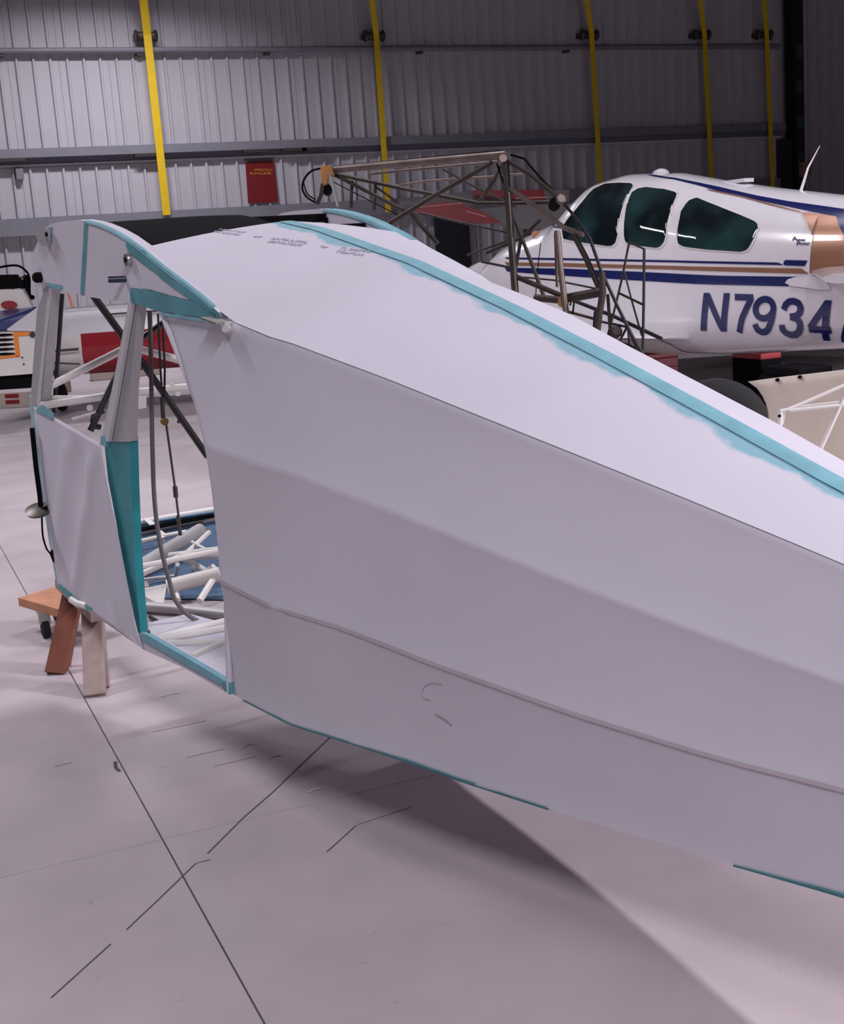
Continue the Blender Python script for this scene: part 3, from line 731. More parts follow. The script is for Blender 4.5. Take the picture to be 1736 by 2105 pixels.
tube('bar', [FT(270, 1118, .06), FT(335, 1103, .07), FT(384, 1094, .09)], .016, whitep, t); slab('gusset', [FT(322, 1091, .10), FT(332, 1090, .10), FT(346, 1101, .07), FT(326, 1107, .07)], -EY, .012, whitep, t)
tube('foot', [FT(335, 1103, .07), Vector((*FT(335, 1103, .07).xy, .03))], .012, whitep, t)
o = tube('strut', [FT(272, 1176, .05), FT(412, 1090, .12)], .042, greym, None, n=14, loc=flr(340, 1140)); tag(o, 'thick grey strut slanting across the floor pile', 'strut', pg)
t = part_thing('tube_truss', 'white triangulated tube truss in the middle of the floor pile', 'tube frame', flr(380, 1160))
for a, b, r in (((270, 1190, .07), (372, 1144, .16), .017), ((350, 1143, .14), (455, 1130, .2), .02), ((372, 1144, .16), (455, 1141, .19), .022), ((378, 1142, .16), (430, 1094, .22), .013), ((395, 1114, .2), (424, 1130, .18), .009),
                ((376, 1146, .16), (426, 1176, .07), .017), ((365, 1160, .14), (362, 1184, .03), .012), ((275, 1194, .04), (362, 1184, .03), .010), ((398, 1165, .12), (396, 1182, .03), .012), ((426, 1176, .07), (440, 1165, .10), .018)):
    tube('tube', [FT(*a), FT(*b)], r, whitep, t)
t = part_thing('gear_leg', 'fat white tube with a slanting brace, front right of the floor pile', 'gear leg', flr(400, 1225))
tube('tube', [FT(345, 1206, .08), FT(452, 1180, .12)], .038, whitep, t, n=14)
tube('brace', [FT(446, 1178, .12), FT(410, 1236, .034)], .017, whitep, t)
tube('brace', [FT(358, 1204, .06), FT(366, 1234, .034)], .014, whitep, t)
o = slab('fairing_sheet', [FT(276, 1214, .10), FT(342, 1200, .10), FT(335, 1246, .01), FT(276, 1250, .01)], -EY, .01, whitep, None, loc=flr(310, 1240)); tag(o, 'small white sheet metal fairing standing in the floor pile', 'fairing', pg)
o = tube('axle_tube', [FT(276, 1246, .03), FT(360, 1252, .03), FT(470, 1264, .03)], .027, greym, None, loc=flr(370, 1260)); tag(o, 'long grey tube lying along the front of the floor pile', 'tube', pg)
for a, b, r, lab in (((308, 1268), (350, 1293), .010, 'black rod on the bare floor left of the bent rod'), ((396, 1270), (454, 1292), .012, 'dark double rod on the floor nearest the door edge')):
    o = tube('rod', [FT(*a, .012), FT(*b, .012)], r, blackt, None, n=8, loc=flr(*a)); tag(o, lab, 'rod', pg)
o = tube('bent_rod', [FT(368, 1272, .012), FT(371, 1286, .012), FT(362, 1299, .012)], .010, blackt, None, n=8, loc=flr(371, 1284)); tag(o, 'bent black rod on the floor in front of the grey tube', 'rod', pg)
o = tube('bent_rod', [FT(398, 1282, .008), FT(384, 1300, .008)], .007, blackt, None, n=8, loc=flr(380, 1275)); tag(o, 'short thin black rod beside the bent rod on the floor', 'rod', pg)

# ================================================================ striped low-wing airplane
PB = .244
BA = Vector((math.sin(PB), -math.cos(PB), 0)); BL = Vector((-math.cos(PB), -math.sin(PB), 0))
BQ = Vector((6.0485, 8.3563, 0)) - BL*.53
BTX = [-3.45, -3.35, -3.13, -2.87, -2.4, -2.05, -1.86, -1.67, -1.34, -.79, -.29, .18, .77, 1.6, 2.6, 3.2]
BTZ = [1.30, 1.42, 1.54, 1.67, 1.79, 1.87, 2.03, 2.14, 2.18, 2.14, 2.03, 1.94, 1.84, 1.74, 1.60, 1.5]
def btop(t): return interp(t, BTX, BTZ)
def bbot(t): return interp(t, [-3.45, -3.2, -2.6, -1.6, -.8, -.2, 1.14, 2.6, 3.2], [1.1, .86, .76, .70, .67, .665, .735, 1.05, 1.25])
def bw(t): return interp(t, [-3.45, -3.35, -3.1, -2.7, -2.0, -1.4, -.2, .6, 1.2, 2.6, 3.2], [.12, .24, .38, .47, .54, .56, .54, .45, .37, .16, .04])
def bzc(t): return bbot(t)+(btop(t)-bbot(t))*.42
def by(t, z):
    zc = bzc(t); w = bw(t)
    if z >= zc: k = min(1, (z-zc)/(btop(t)-zc)); return w*max(0, 1-k**2.7)**(1/2.0)
    k = min(1, (zc-z)/(zc-bbot(t))); return w*max(0, 1-k**4.5)**(1/3.5)
def BP(t, y, z): return BQ + BA*t + BL*y + EZ*z
def BN(t, z, e):
    h_ = .01; z = min(max(z, bbot(t)+.012), btop(t)-.012)
    dt = (by(t+h_, z)-by(t-h_, z))/(2*h_); dz = (by(t, z+h_)-by(t, z-h_))/(2*h_)
    n_ = Vector((-dt, 1, -dz)).normalized(); return BP(t+n_.x*e, by(t, z)+n_.y*e, z+n_.z*e)
def bpx(px, py):
    y = .5; d = ray(px, py)
    for _ in range(60):
        X = CAM + d*((BQ+BL*y-CAM).dot(BL)/d.dot(BL)) - BQ; t, z = X.dot(BA), X.z
        y = .6*y+.4*by(t, min(max(z, bbot(t)+.01), btop(t)-.02))
    return t, z
air = thing('striped_airplane', 'white low-wing airplane with blue and bronze stripes and big registration number', 'airplane', tuple(BP(0, 0, 0)))
# body loft
ts = [BTX[0]+(BTX[-1]-BTX[0])*i/90 for i in range(91)]; V, Fc = [], []; n = 0
for t in ts:
    zc, zt, zb_ = bzc(t), btop(t), bbot(t); ring = []
    for k in range(13): a = math.pi/2*k/12; z = zb_+(zc-zb_)*(1-math.cos(a)); ring.append((by(t, z), z))
    for k in range(1, 17): a = math.pi/2*k/16; z = zc+(zt-zc)*math.sin(a); ring.append((by(t, z) if k < 16 else 0, z))
    full = ring+[(-y, z) for y, z in ring[-2:0:-1]]; n = len(full)
    V += [BP(t, y, z) for y, z in full]
for i in range(len(ts)-1):
    for k in range(n): Fc.append((i*n+k, i*n+(k+1) % n, (i+1)*n+(k+1) % n, (i+1)*n+k))
Fc += [tuple(range(n)), tuple((len(ts)-1)*n+k for k in range(n))]
fixn(mesh('body', V, Fc, gloss, air, True))
K6 = lambda pts: [(1150+x/2.962, 280+y/2.962) for x, y in pts]
def bpatch(name, px, m, e=.004, ncol=40, nrow=8, crop=True, parent=None):
    poly = [bpx(*p) for p in (K6(px) if crop else px)]
    a, b = min(p[0] for p in poly), max(p[0] for p in poly); V, Fc = [], []
    for i in range(ncol+1):
        t = a+1e-4+(b-a-2e-4)*i/ncol; r = col_range(poly, t) or (poly[0][1],)*2
        for j in range(nrow+1): z = r[0]+(r[1]-r[0])*j/nrow; V.append(BN(t, z, e))
    for i in range(ncol):
        for j in range(nrow): q = i*(nrow+1)+j; Fc.append((q, q+1, q+nrow+2, q+nrow+1))
    return fixn(mesh(name, V, Fc, m, parent or air, True))
W1 = [(20, 560), (60, 500), (100, 455), (150, 395), (210, 325), (280, 293), (360, 287), (440, 290), (452, 302), (430, 345), (390, 420), (370, 500), (358, 600), (345, 650), (325, 666), (300, 669), (200, 655), (100, 640), (30, 625)]
W2 = [(398, 600), (405, 480), (420, 400), (445, 345), (480, 322), (530, 313), (640, 325), (705, 342), (718, 352), (712, 375), (690, 430), (665, 520), (650, 610), (640, 645), (620, 670), (595, 680), (430, 660), (405, 640)]
W3 = [(720, 620), (735, 500), (745, 460), (765, 425), (795, 393), (840, 377), (960, 425), (1100, 480), (1190, 518), (1210, 535), (1213, 560), (1200, 600), (1165, 665), (1145, 692), (1110, 704), (900, 690), (760, 672), (730, 655)]
def grow(p, k):
    cx, cy = sum(a for a, b in p)/len(p), sum(b for a, b in p)/len(p)
    return [(x+math.copysign(k, x-cx)*min(1, abs(x-cx)/40), y+math.copysign(k, y-cy)*min(1, abs(y-cy)/40)) for x, y in p]
for w_ in (W1, W2, W3):
    f = bpatch('window_frame', grow(w_, 9), whitep, .004, 50, 10); bpatch('window_pane', w_, gm, .008, 50, 10, parent=f)
# stripes
bpatch('blue_pinstripe', [(-330, 738), (30, 742), (700, 756), (1370, 770), (1372, 785), (700, 768), (30, 754), (-330, 748)], navy, .004, 60, 3)
bpatch('blue_block', [(1368, 772), (1378, 754), (1515, 757), (1498, 791), (1368, 786)], navy, .005, 20, 3)
bpatch('bronze_stripe', [(-330, 768), (30, 772), (700, 790), (1520, 806), (1520, 838), (700, 812), (30, 794), (-330, 786)], bronze, .004, 60, 3)
bpatch('blue_band', [(-330, 800), (40, 806), (500, 826), (1000, 850), (1480, 856), (1400, 872), (1385, 890), (1400, 914), (900, 902), (500, 880), (40, 850), (-330, 822)], navy, .004, 60, 4)
bpatch('bronze_panel', [(1480, 465), (1560, 470), (1690, 490), (1740, 610), (1742, 832), (1520, 834), (1545, 770), (1574, 690), (1540, 600), (1510, 530)], bronze, .004, 50, 12)
bpatch('cowl_line', [(-330, 530), (-150, 520), (20, 552), (20, 562), (-150, 532), (-330, 545)], navy, .004, 30, 2)
bpatch('roof_stripe', [(440, 231), (560, 236), (700, 254), (850, 284), (1000, 316), (1200, 362), (1400, 398), (1600, 425), (1760, 448), (1760, 505), (1690, 488), (1550, 462), (1400, 430), (1200, 388), (1000, 344), (850, 300), (700, 264), (560, 242)], navy, .004, 60, 4)
bpatch('bronze_pinstripe', [(900, 322), (1100, 362), (1300, 415), (1482, 462), (1482, 468), (1300, 424), (1100, 370), (900, 328)], bronze, .004, 40, 2)
bpatch('blue_tail_panel', [(1690, 492), (1720, 495), (1800, 520), (1800, 760), (1750, 640)], navy, .004, 20, 6)
bpatch('stabilizer_fillet', [(1382, 892), (1400, 870), (1440, 858), (1520, 852), (1600, 860), (1640, 890), (1660, 930), (1620, 935), (1560, 930), (1500, 920), (1420, 912)], gloss, .016, 30, 6)
bpatch('wing_root_panel', [(500, 1230), (620, 1240), (700, 1270), (830, 1336), (830, 1342), (500, 1328)], whitep, .012, 24, 6)
# registration letters: bold slanted strokes laid on the fuselage side
GLYPH = {
    'N': [[(.1, 0), (.1, 1)], [(.12, .97), (.88, .03)], [(.9, 0), (.9, 1)]],
    '7': [[(0, .915), (1, .915)], [(.90, .90), (.72, .66), (.52, .38), (.40, 0)]],
    '9': [[(.5+.4*math.cos(a*.2618), .68+.245*math.sin(a*.2618)) for a in range(25)], [(.90, .70), (.89, .5), (.84, .33), (.74, .17), (.6, .09), (.44, .08), (.26, .13), (.13, .28)]],
    '3': [[(.10, .70), (.16, .83), (.3, .91), (.5, .925), (.72, .88), (.84, .77), (.82, .64), (.7, .56), (.42, .53)], [(.42, .53), (.70, .50), (.86, .41), (.90, .28), (.83, .15), (.66, .08), (.46, .075), (.24, .12), (.12, .20), (.08, .32)]],
    '4': [[(.74, 0), (.74, 1)], [(.72, .95), (.40, .62), (.06, .30)], [(.0, .27), (1, .27)]]}
def letters(txt, p0, p1, h_m, m, parent):
    (ta, za), (tb, zb_) = bpx(*p0), bpx(*p1); wm = (tb-ta)-.17*h_m; V, Fc = [], []; hw_ = .083*h_m
    for st in GLYPH[txt]:
        pts = []
        for i in range(len(st)-1):
            for k in range(8): u = k/8; pts.append(Vector((st[i][0]+(st[i+1][0]-st[i][0])*u, st[i][1]+(st[i+1][1]-st[i][1])*u)))
        pts.append(Vector(st[-1])); q = [Vector((p.x*wm+.17*h_m*p.y, p.y*h_m)) for p in pts]; b0 = len(V)
        for i, p in enumerate(q):
            d = (q[min(i+1, len(q)-1)]-q[max(i-1, 0)]).normalized()
            if len(st) == 2 and abs(st[0][1]-st[1][1]) > .5: nn = Vector((1, 0))*1.12        # uprights end square to the baseline
            elif len(st) == 2: nn = Vector((0, 1))
            else: nn = Vector((-d.y, d.x))
            for sg in (-1, 0, 1):
                r_ = p+nn*hw_*sg; k = r_.x/(tb-ta); t = ta+r_.x; z = za+(zb_-za)*k+r_.y; V.append(BN(t, z, .006))
        for i in range(len(q)-1):
            for j in range(2): a = b0+i*3+j; Fc.append((a, a+1, a+4, a+3))
    o = mesh('registration_number', V, Fc, m, parent); return fixn(o)
for ch_, xa, xb, ya, yb in (('N', 868, 1055, 1183, 1190), ('7', 1056, 1205, 1192, 1200), ('9', 1178, 1352, 1207, 1216), ('3', 1352, 1530, 1222, 1231), ('4', 1530, 1712, 1237, 1246)):
    (p,), (q,) = K6([(xa, ya)]), K6([(xb, yb)])
    letters(ch_, p, q, .295, navy, air)
bpatch('registration_stroke', [(1722, 1252), (1745, 1255), (1760, 1130), (1742, 1130)], navy, .005, 8, 6)
# small illegible script badge
(ta, za), (tb, zb_) = bpx(1631, 494), bpx(1664, 505)
sc = [(0, 0), (.10, .9), (.18, .1), (.25, .35), (.32, 0), (.42, .35), (.5, 0), (.58, .3), (.66, .0), (.72, .45)]
sc2 = [(.28, -1.1), (.36, .0), (.44, -.9), (.52, -.55), (.6, -.9), (.68, -.55), (.76, -.9), (.84, -.55), (.92, -.9), (1, -.5)]
for s_ in (sc, sc2):
    pts = []
    for u, v in s_: t = ta+(tb-ta)*u; z = za-.01*u+v*.03; pts.append(BP(t, by(t, z)+.006, z))
    tube('script_badge', smooth_pts(pts, 3), .0042, mat('badge_violet', (98, 90, 128), .5), air, n=5)
# roof fittings
def broof(px, py):
    d = ray(px, py); X = CAM + d*((BQ-CAM).dot(BL)/d.dot(BL)) - BQ; return X.dot(BA)
t = broof(1359, 352); lathe('roof_beacon', BP(t, 0, btop(t)-.01), EZ, [(0, .07), (.02, .07), (.035, .055), (.05, .02)], gloss, air, n=18)
t = broof(1530, 372); slab('roof_scoop', [BP(t-.18, .06, btop(t-.18)-.005), BP(t-.18, -.06, btop(t-.18)-.005), BP(t+.05, -.06, btop(t)+.035), BP(t+.05, .06, btop(t)+.035)], -EZ, .03, gloss, air)
t = broof(1646, 388); a0 = BP(t, 0, btop(t)-.02)
tube('whip_antenna', [a0, at(1662, 345, (a0-CAM).dot(FWD)), at(1686, 300, (a0-CAM).dot(FWD))], .013, gloss, air, r2=.003)
# left stabilizer, swept, reaching toward the photographer
(t0, z0) = bpx(1662, 560); p0 = BP(t0, by(t0, z0)-.03, z0)
le = Vector(((flr(1736, 607, z0)-flr(1662, 560, z0)).to_tuple())).normalized()
tip = p0+le*1.5; V, Fc = [], []
for base, ch in ((p0, 1.0), (tip, .6)):
    for k, (u, v) in enumerate(((0, 0), (.03, .5), (.15, .95), (.4, 1), (1, .06), (1, -.06), (.4, -.8), (.15, -.8), (.03, -.45))):
        V.append(base+BA*ch*u+EZ*.035*v)
for k in range(9): Fc.append((k, (k+1) % 9, 9+(k+1) % 9, 9+k))
Fc += [tuple(range(9)), tuple(range(9, 18))]
sharp(fixn(mesh('stabilizer', V, Fc, gloss, air)), 40)
# wings, gear
for sg, ln in ((1, 3.0), (-1, 5.0)):
    V, Fc = [], []
    for y, t_, ch, z in ((.3, -2.05, 1.75, .80), (ln, -1.85, 1.25, .80+.1*ln)):
        for u, v in ((0, 0), (.03, .55), (.15, .95), (.4, 1), (1, .05), (1, -.05), (.4, -.5), (.15, -.5), (.03, -.35)): V.append(BP(t_+ch*u, sg*y, z+.11*v))
    Fc = [(k, (k+1) % 9, 9+(k+1) % 9, 9+k) for k in range(9)]+[tuple(range(9)), tuple(range(9, 18))]
    sharp(fixn(mesh('wing', V, Fc, gloss, air)), 40)
    tube('gear_strut', [BP(-1.0, sg*1.4, .85), BP(-1.0, sg*1.4, .22)], .03, silver, air)
    lathe('main_wheel', BP(-1.0, sg*1.4-.08, .22), BL, [(0, .12), (.02, .2), (.05, .22), (.11, .22), (.14, .2), (.16, .12)], rubber, air)
tube('nose_strut', [BP(-2.9, 0, .85), BP(-2.9, 0, .2)], .03, silver, air); lathe('nose_wheel', BP(-2.9, -.07, .2), BL, [(0, .1), (.02, .18), (.05, .2), (.09, .2), (.12, .18), (.14, .1)], rubber, air)
sp = lathe('spinner', BP(-3.42, 0, 1.32), -BA, [(0, .2), (.1, .18), (.22, .12), (.32, .03)], gloss, air)
tube('fuel_cap', [BP(*(lambda q: (q[0], by(*q)-.02, q[1]))(bpx(1100, 482))), BP(*(lambda q: (q[0], by(*q)+.03, q[1]))(bpx(1106, 482)))], .035, wood, air)

mp = [flr(*p, .003) for p in [(1300, 745), (1800, 712), (1850, 800), (1300, 880)]]  # flat dark sheet added as the airplane's shade; lamps leave this floor bright
o = slab('floor_shade', mp, EZ, .008, mat('shade_dark', (64, 58, 62), .9), None, loc=(mp[0]+mp[2])/2); tag(o, 'wide dark sheet added as shade on the floor under the striped airplane', 'shade patch')
# things seen under the striped airplane
q = at(1640, 752, 9.3)
t = thing('wheeled_cart', 'black wheeled cart in the shadow under the striped airplane tail', 'cart', (q.x, q.y, 0))
box('frame', (q.x, q.y, .42), (.32, .5, .34), black, t, bev=.02)
box('top_plate', (q.x, q.y, .62), (.3, .4, .06), black, t, bev=.01)
for k in (-.16, .16): lathe('wheel', (q.x-.2, q.y+k, .13), EX, [(0, .08), (.02, .13), (.06, .13), (.08, .08)], rubber, t)
for k in (-.16, .16): lathe('wheel', (q.x+.12, q.y+k, .13), EX, [(0, .08), (.02, .13), (.06, .13), (.08, .08)], rubber, t)
for px, w_, h_, lab in ((1335, .34, .62, 'red tool chest under the striped airplane wing root'), (1556, .22, .55, 'black box with red lid under the striped airplane number')):
    q = at(px, 742, 11.2); t = thing('tool_chest', lab, 'tool chest', (q.x, q.y, 0), 'red boxes under the striped airplane'); cm = redp if px < 1400 else black
    box('case', (q.x, q.y, h_/2), (w_, .4, h_), cm, t, bev=.01); box('lid', (q.x, q.y, h_+.02), (w_, .4, .05), redp, t, bev=.01)
    for k in range(3): box('drawer', (q.x, q.y-.205, h_*(.2+.28*k)), (w_*.9, .02, h_*.22), cm, t, bev=.004)

# ================================================================ bare steel tube frame
fr = thing('bare_tube_frame', 'bare brown steel tube airplane frame standing behind the white fuselage', 'airplane frame', (2.6, 6.2, 0))
def DZ(x): return 7.1-(x-650)*.0013
def fp(x, y, dz=0): return at(x, y, DZ(x)+dz)
def ft(pts, wpx, m=rust, dz=0, name='tube', **kw):
    Z = DZ(pts[0][0])+dz; return tube(name, [fp(x, y, dz) for x, y in pts], wpx/2/F*Z, m, fr, n=8, **kw)
ft([(672, 350), (1040, 318)], 15, rustl, name='carry_through')
ft([(672, 343), (1030, 310)], 3, black, name='edge_wire')
ft([(760, 357), (1030, 332)], 6, rustl, .25)
for pts, w, m, dz in [
    ([(682, 356), (830, 388), (985, 418), (1060, 418), (1130, 416)], 8, rust, .2), ([(690, 360), (760, 396), (830, 432)], 8, rust, 0), ([(795, 462), (900, 398), (1012, 334)], 10, rust, 0),
    ([(724, 372), (722, 428)], 7, rust, .2), ([(772, 380), (770, 432)], 7, rust, .2), ([(770, 382), (820, 418)], 5, rust, .2),
    ([(895, 338), (960, 375), (1060, 425)], 5, rust, .5), ([(800, 384), (880, 372), (1030, 362), (1074, 358)], 5, rustl, .6),
    ([(1040, 338), (1050, 470), (1060, 605)], 15, rust, 0), ([(1047, 395), (1054, 500), (1063, 605)], 4, rustl, -.03),
    ([(1044, 330), (1090, 358), (1155, 412)], 10, rust, 0), ([(1050, 318), (1078, 326), (1112, 366), (1152, 408)], 5, black, .05),
    ([(1046, 386), (1110, 430), (1160, 468), (1200, 482)], 11, rustl, 0), ([(1155, 412), (1190, 455), (1214, 492), (1236, 555), (1268, 625), (1300, 690), (1326, 735)], 7, blackt, 0),
    ([(1180, 482), (1205, 530), (1236, 600)], 12, rust, 0), ([(1146, 475), (1154, 560), (1166, 655)], 13, rustl, -.05), ([(1142, 480), (1146, 590)], 6, rustl, .1),
    ([(1055, 566), (1100, 585), (1165, 612)], 11, rust, 0), ([(1163, 614), (1238, 600)], 19, rust, -.02), ([(1100, 612), (1163, 618)], 15, rust, -.02),
    ([(1238, 560), (1240, 600), (1232, 650), (1226, 700)], 14, rust, -.05), ([(1226, 640), (1222, 700)], 10, blackt, .1),
    ([(1072, 486), (1095, 545), (1122, 618)], 8, rust, .2), ([(1072, 490), (1058, 562)], 8, blackt, .2), ([(1112, 452), (1074, 488), (1000, 520)], 7, rust, .2), ([(1040, 410), (1072, 486)], 7, rust, .3),
    ([(1294, 498), (1280, 570), (1262, 645), (1250, 690)], 5, rust, .1), ([(1325, 512), (1324, 620), (1322, 728)], 6, blackt, .1), ([(1294, 498), (1325, 512)], 4, rust, .1),
    ([(1272, 602), (1322, 626)], 5, rust, .1), ([(1284, 558), (1300, 620), (1320, 690)], 4, rust, .1), ([(1165, 612), (1262, 650), (1362, 697)], 8, blackt, .15),
    ([(1055, 568), (1140, 576), (1240, 596)], 4, rust, .5), ([(1166, 640), (1232, 658)], 6, rust, .3), ([(1250, 605), (1256, 690), (1250, 705)], 7, rust, .1),
    ([(1230, 660), (1290, 672)], 5, blackt, .1), ([(1290, 672), (1275, 700)], 5, blackt, .1), ([(1292, 676), (1296, 722)], 5, rust, .1), ([(1292, 676), (1312, 722), (1318, 728)], 5, blackt, .12), ([(1236, 690), (1300, 712), (1322, 730)], 5, blackt, .1),
    ([(1040, 318), (1018, 370), (988, 412)], 9, rust, .1), ([(1022, 336), (1034, 372), (1050, 400)], 4, black, .05), ([(1005, 520), (1072, 488)], 5, rust, .3), ([(960, 525), (1040, 496)], 5, rust, .3),
    ([(860, 437), (960, 460), (1045, 478)], 5, rust, .5), ([(840, 430), (872, 470), (900, 500)], 10, rust, .1), ([(990, 538), (1060, 552)], 5, rust, .2)]:
    ft(pts, w, m, dz)
ft([(682, 372), (740, 402), (830, 448)], 2, black, .3, 'bracing_wire')
ft([(1100, 640), (1104, 570), (1112, 500)], 2, black, .3, 'bracing_wire')
ft([(1172, 628), (1182, 610), (1178, 645)], 4, black, 0, 'lever')
# orange fitting with its cable loop
slab('lug_plate', [fp(*p, -.03) for p in [(659, 342), (681, 340), (688, 360), (680, 358), (676, 350), (672, 378), (662, 382)]], FWD, .05, orange, fr)
ft([(664, 378), (660, 402), (652, 420)], 9, rust, -.02, 'lug_link'); ft([(676, 352), (684, 376), (695, 424)], 6, greym, -.02, 'lug_link')
lathe('bushing', fp(672, 388), FWD, [(0, .028), (.05, .028)], black, fr, n=12)
tube('cable_loop', smooth_pts([fp(660, 346), fp(640, 352), fp(626, 368), fp(622, 388), fp(632, 406), fp(652, 418)]), .006, black, fr, n=6)
tube('cable_loop', smooth_pts([fp(624, 374), fp(632, 398), fp(648, 410)]), .004, black, fr, n=6)
lathe('corner_lug', fp(1035, 325, -.03), FWD, [(0, .02), (.02, .028), (.06, .028), (.08, .02)], rustl, fr, n=14)
lathe('pulley', fp(1155, 408, -.03), FWD, [(0, .018), (.01, .026), (.03, .026), (.04, .018)], rustl, fr, n=14)
lathe('pulley_block', fp(1142, 417, .02), FWD, [(0, .03), (.06, .03)], black, fr, n=10)
lathe('valve_cluster', fp(1268, 680, .05), FWD, [(0, .02), (.03, .035), (.06, .02)], rust, fr, n=9)
lathe('hinge_knob', fp(1160, 618, -.04), FWD, [(0, .03), (.04, .03)], orange, fr, n=10)
# lower half down to the floor (hidden behind the white fuselage)
for (x, y) in ((800, 462), (1062, 605), (1166, 655), (1226, 700), (1322, 730)):
    p = fp(x, y); tube('support_leg', [p, (p.x, p.y, .003)], .02, rust, fr, n=8)
tube('lower_rail', [Vector((*fp(800, 462).xy, .35)), Vector((*fp(1062, 605).xy, .35)), Vector((*fp(1322, 730).xy, .35))], .016, rust, fr, n=8)

# ================================================================ parked airplane at the far left
RH = Vector((_c, _s, 0)); FH = Vector((-_s, _c, 0))
pl = thing('parked_airplane', 'parked white airplane with louvered cowl, orange trim and red side panel', 'airplane', tuple(Vector((*at(150, 830, 16.2).xy, 0))))
def PA(px, py, d=0, Z=15.6): return at(px, py, Z) + FH*d
prof = [(.25, .48), (.02, .56), (-.04, .72), (.0, .985), (.05, 1.0), (.30, 1.10), (.75, 1.22), (1.3, 1.285), (1.8, 1.25), (2.1, .95), (2.0, .5)]
def bodyx(px): return (lambda p: Vector((p.x, p.y, 0)))(at(px, 690, 15.6))
def plloft(name, pa, pb, i0, i1, m, bulge=0, n=12, taper=None):
    V, Fc = [], []; k = i1-i0+1
    for i in range(n+1):
        b = bodyx(pa+(pb-pa)*i/n)
        for d, z in prof[i0:i1+1]: V.append(b+FH*(d-bulge)+EZ*z)
    for i in range(n):
        for j in range(k-1): a = i*k+j; Fc.append((a, a+1, a+k+1, a+k))
    return fixn(mesh(name, V, Fc, m, pl, True))
plloft('upper_skin', 20, 430, 3, 10, gloss)
plloft('side_skin', 95, 166, 0, 3, whitep); plloft('red_panel', 166, 430, 0, 3, redp)
mesh('belly', [bodyx(20)+FH*.25+EZ*.48, bodyx(430)+FH*.25+EZ*.48, bodyx(430)+FH*2+EZ*.5, bodyx(20)+FH*2+EZ*.5], [(0, 1, 2, 3)], greym, pl)
ribbon('panel_seam', [PA(100, 722, -.05), PA(164, 717, -.05)], .03, steel, pl, 0, -FH)
ribbon('panel_seam', [PA(100, 745, -.03), PA(166, 748, -.03)], .02, steel, pl, 0, -FH)
tube('canopy_rail', [bodyx(200)+FH*.5+EZ*1.18, bodyx(360)+FH*.5+EZ*1.18], .012, steel, pl, n=6)
# tapering tail and fin (behind the white fuselage from here)
V, Fc = [], []; npf = len(prof)
for i in range(9):
    u = i/8; b = bodyx(430+280*u); k = 1-.78*u
    for d, z in prof: V.append(b+FH*(1.0+(d-1.0)*k)+EZ*(.95+(z-.95)*k))
for i in range(8):
    for j in range(npf): a = i*npf+j; c = i*npf+(j+1) % npf; Fc.append((a, c, c+npf, a+npf))
Fc.append(tuple(8*npf+j for j in range(npf)))
fixn(mesh('tail_cone', V, Fc, gloss, pl, True))
slab('tail_fin', [bodyx(620)+FH*1.0+EZ*.98, bodyx(715)+FH*1.0+EZ*.95, bodyx(735)+FH*1.0+EZ*1.75, bodyx(690)+FH*1.0+EZ*1.75], FH, .06, redp, pl)
# cowl
slab('cowl', [PA(*p, 0, 15.2) for p in [(-60, 682), (74, 681), (77, 700), (72, 768), (-60, 778)]], FH, .9, whitep, pl)
slab('cowl_top', [PA(15, 680, 0, 15.18), PA(76, 681, 0, 15.18), PA(80, 636, .35, 15.4), PA(62, 636, .35, 15.4)], EZ, .02, gloss, pl)
slab('blue_top', [PA(-60, 682, 0, 15.18), PA(15, 680, 0, 15.18), PA(70, 641, .35, 15.4), PA(60, 636, .35, 15.4), PA(-60, 650, .35, 15.4)], EZ, .02, bluep, pl)
for k in range(5): o = slab('louver', [PA(x, y, -.012, 15.2) for x, y in [(-24, 688+k*9.8), (8+k, 685.6+k*9.8), (26+k, 686+k*9.8), (27+k, 688.6+k*9.8), (12, 691+k*9.8), (-24, 692+k*9.8)]], FH, .01, black, pl)
for poly in ([(27, 682), (36, 682), (42, 733), (33, 733)], [(-40, 738), (33, 729), (42, 733), (-40, 742)], [(36, 682), (60, 682), (60, 690), (37, 691)]):
    slab('orange_trim', [PA(x, y, -.008, 15.2) for x, y in poly], FH, .006, orangep, pl)
lathe('latch', PA(67, 688, -.01, 15.2), -FH, [(0, .035), (.02, .03)], steel, pl, n=12)
slab('intake', [PA(*p, .05, 15.2) for p in [(-60, 778), (70, 768), (66, 798), (-60, 806)]], FH, .8, black, pl)
for k in (46, 49): lathe('rivet', PA(k, 735+(k-46)*4.5, -.005, 15.2), -FH, [(0, .012), (.008, .008)], steel, pl, n=8)
# hoop and seat on top
slab('seat_shell', [PA(*p, .3, 15.5) for p in [(-40, 597), (31, 596), (53, 637), (30, 642), (-40, 645)]], FH, .12, whitep, pl)
o = slab('red_cushion', [PA(4+17*math.cos(a*.5236), 628+8.5*math.sin(a*.5236), .27, 15.5) for a in range(12)], FH, .06, redp, pl)
tube('hoop', smooth_pts([PA(-30, 552, .4), PA(-5, 547, .4), PA(18, 547, .4), PA(34, 558, .4), PA(41, 572, .4), PA(42, 604, .4), PA(46, 612, .4)]), .014, black, pl, n=8)
tube('handle', [PA(35, 567, .35), PA(38, 590, .35), PA(42, 612, .35)], .032, black, pl, n=8)
slab('seat_back', [PA(*p, .36, 15.5) for p in [(-30, 566), (16, 565), (22, 574), (30, 578), (30, 594), (-30, 597)]], FH, .06, black, pl)
tube('seat_rail', [PA(9, 576, .3), PA(13, 604, .3)], .022, whitep, pl, n=8); tube('seat_rail', [PA(28, 577, .3), PA(32, 600, .3)], .018, whitep, pl, n=8); tube('seat_rail', [PA(14, 575, .3), PA(36, 570, .3)], .012, steel, pl, n=8)
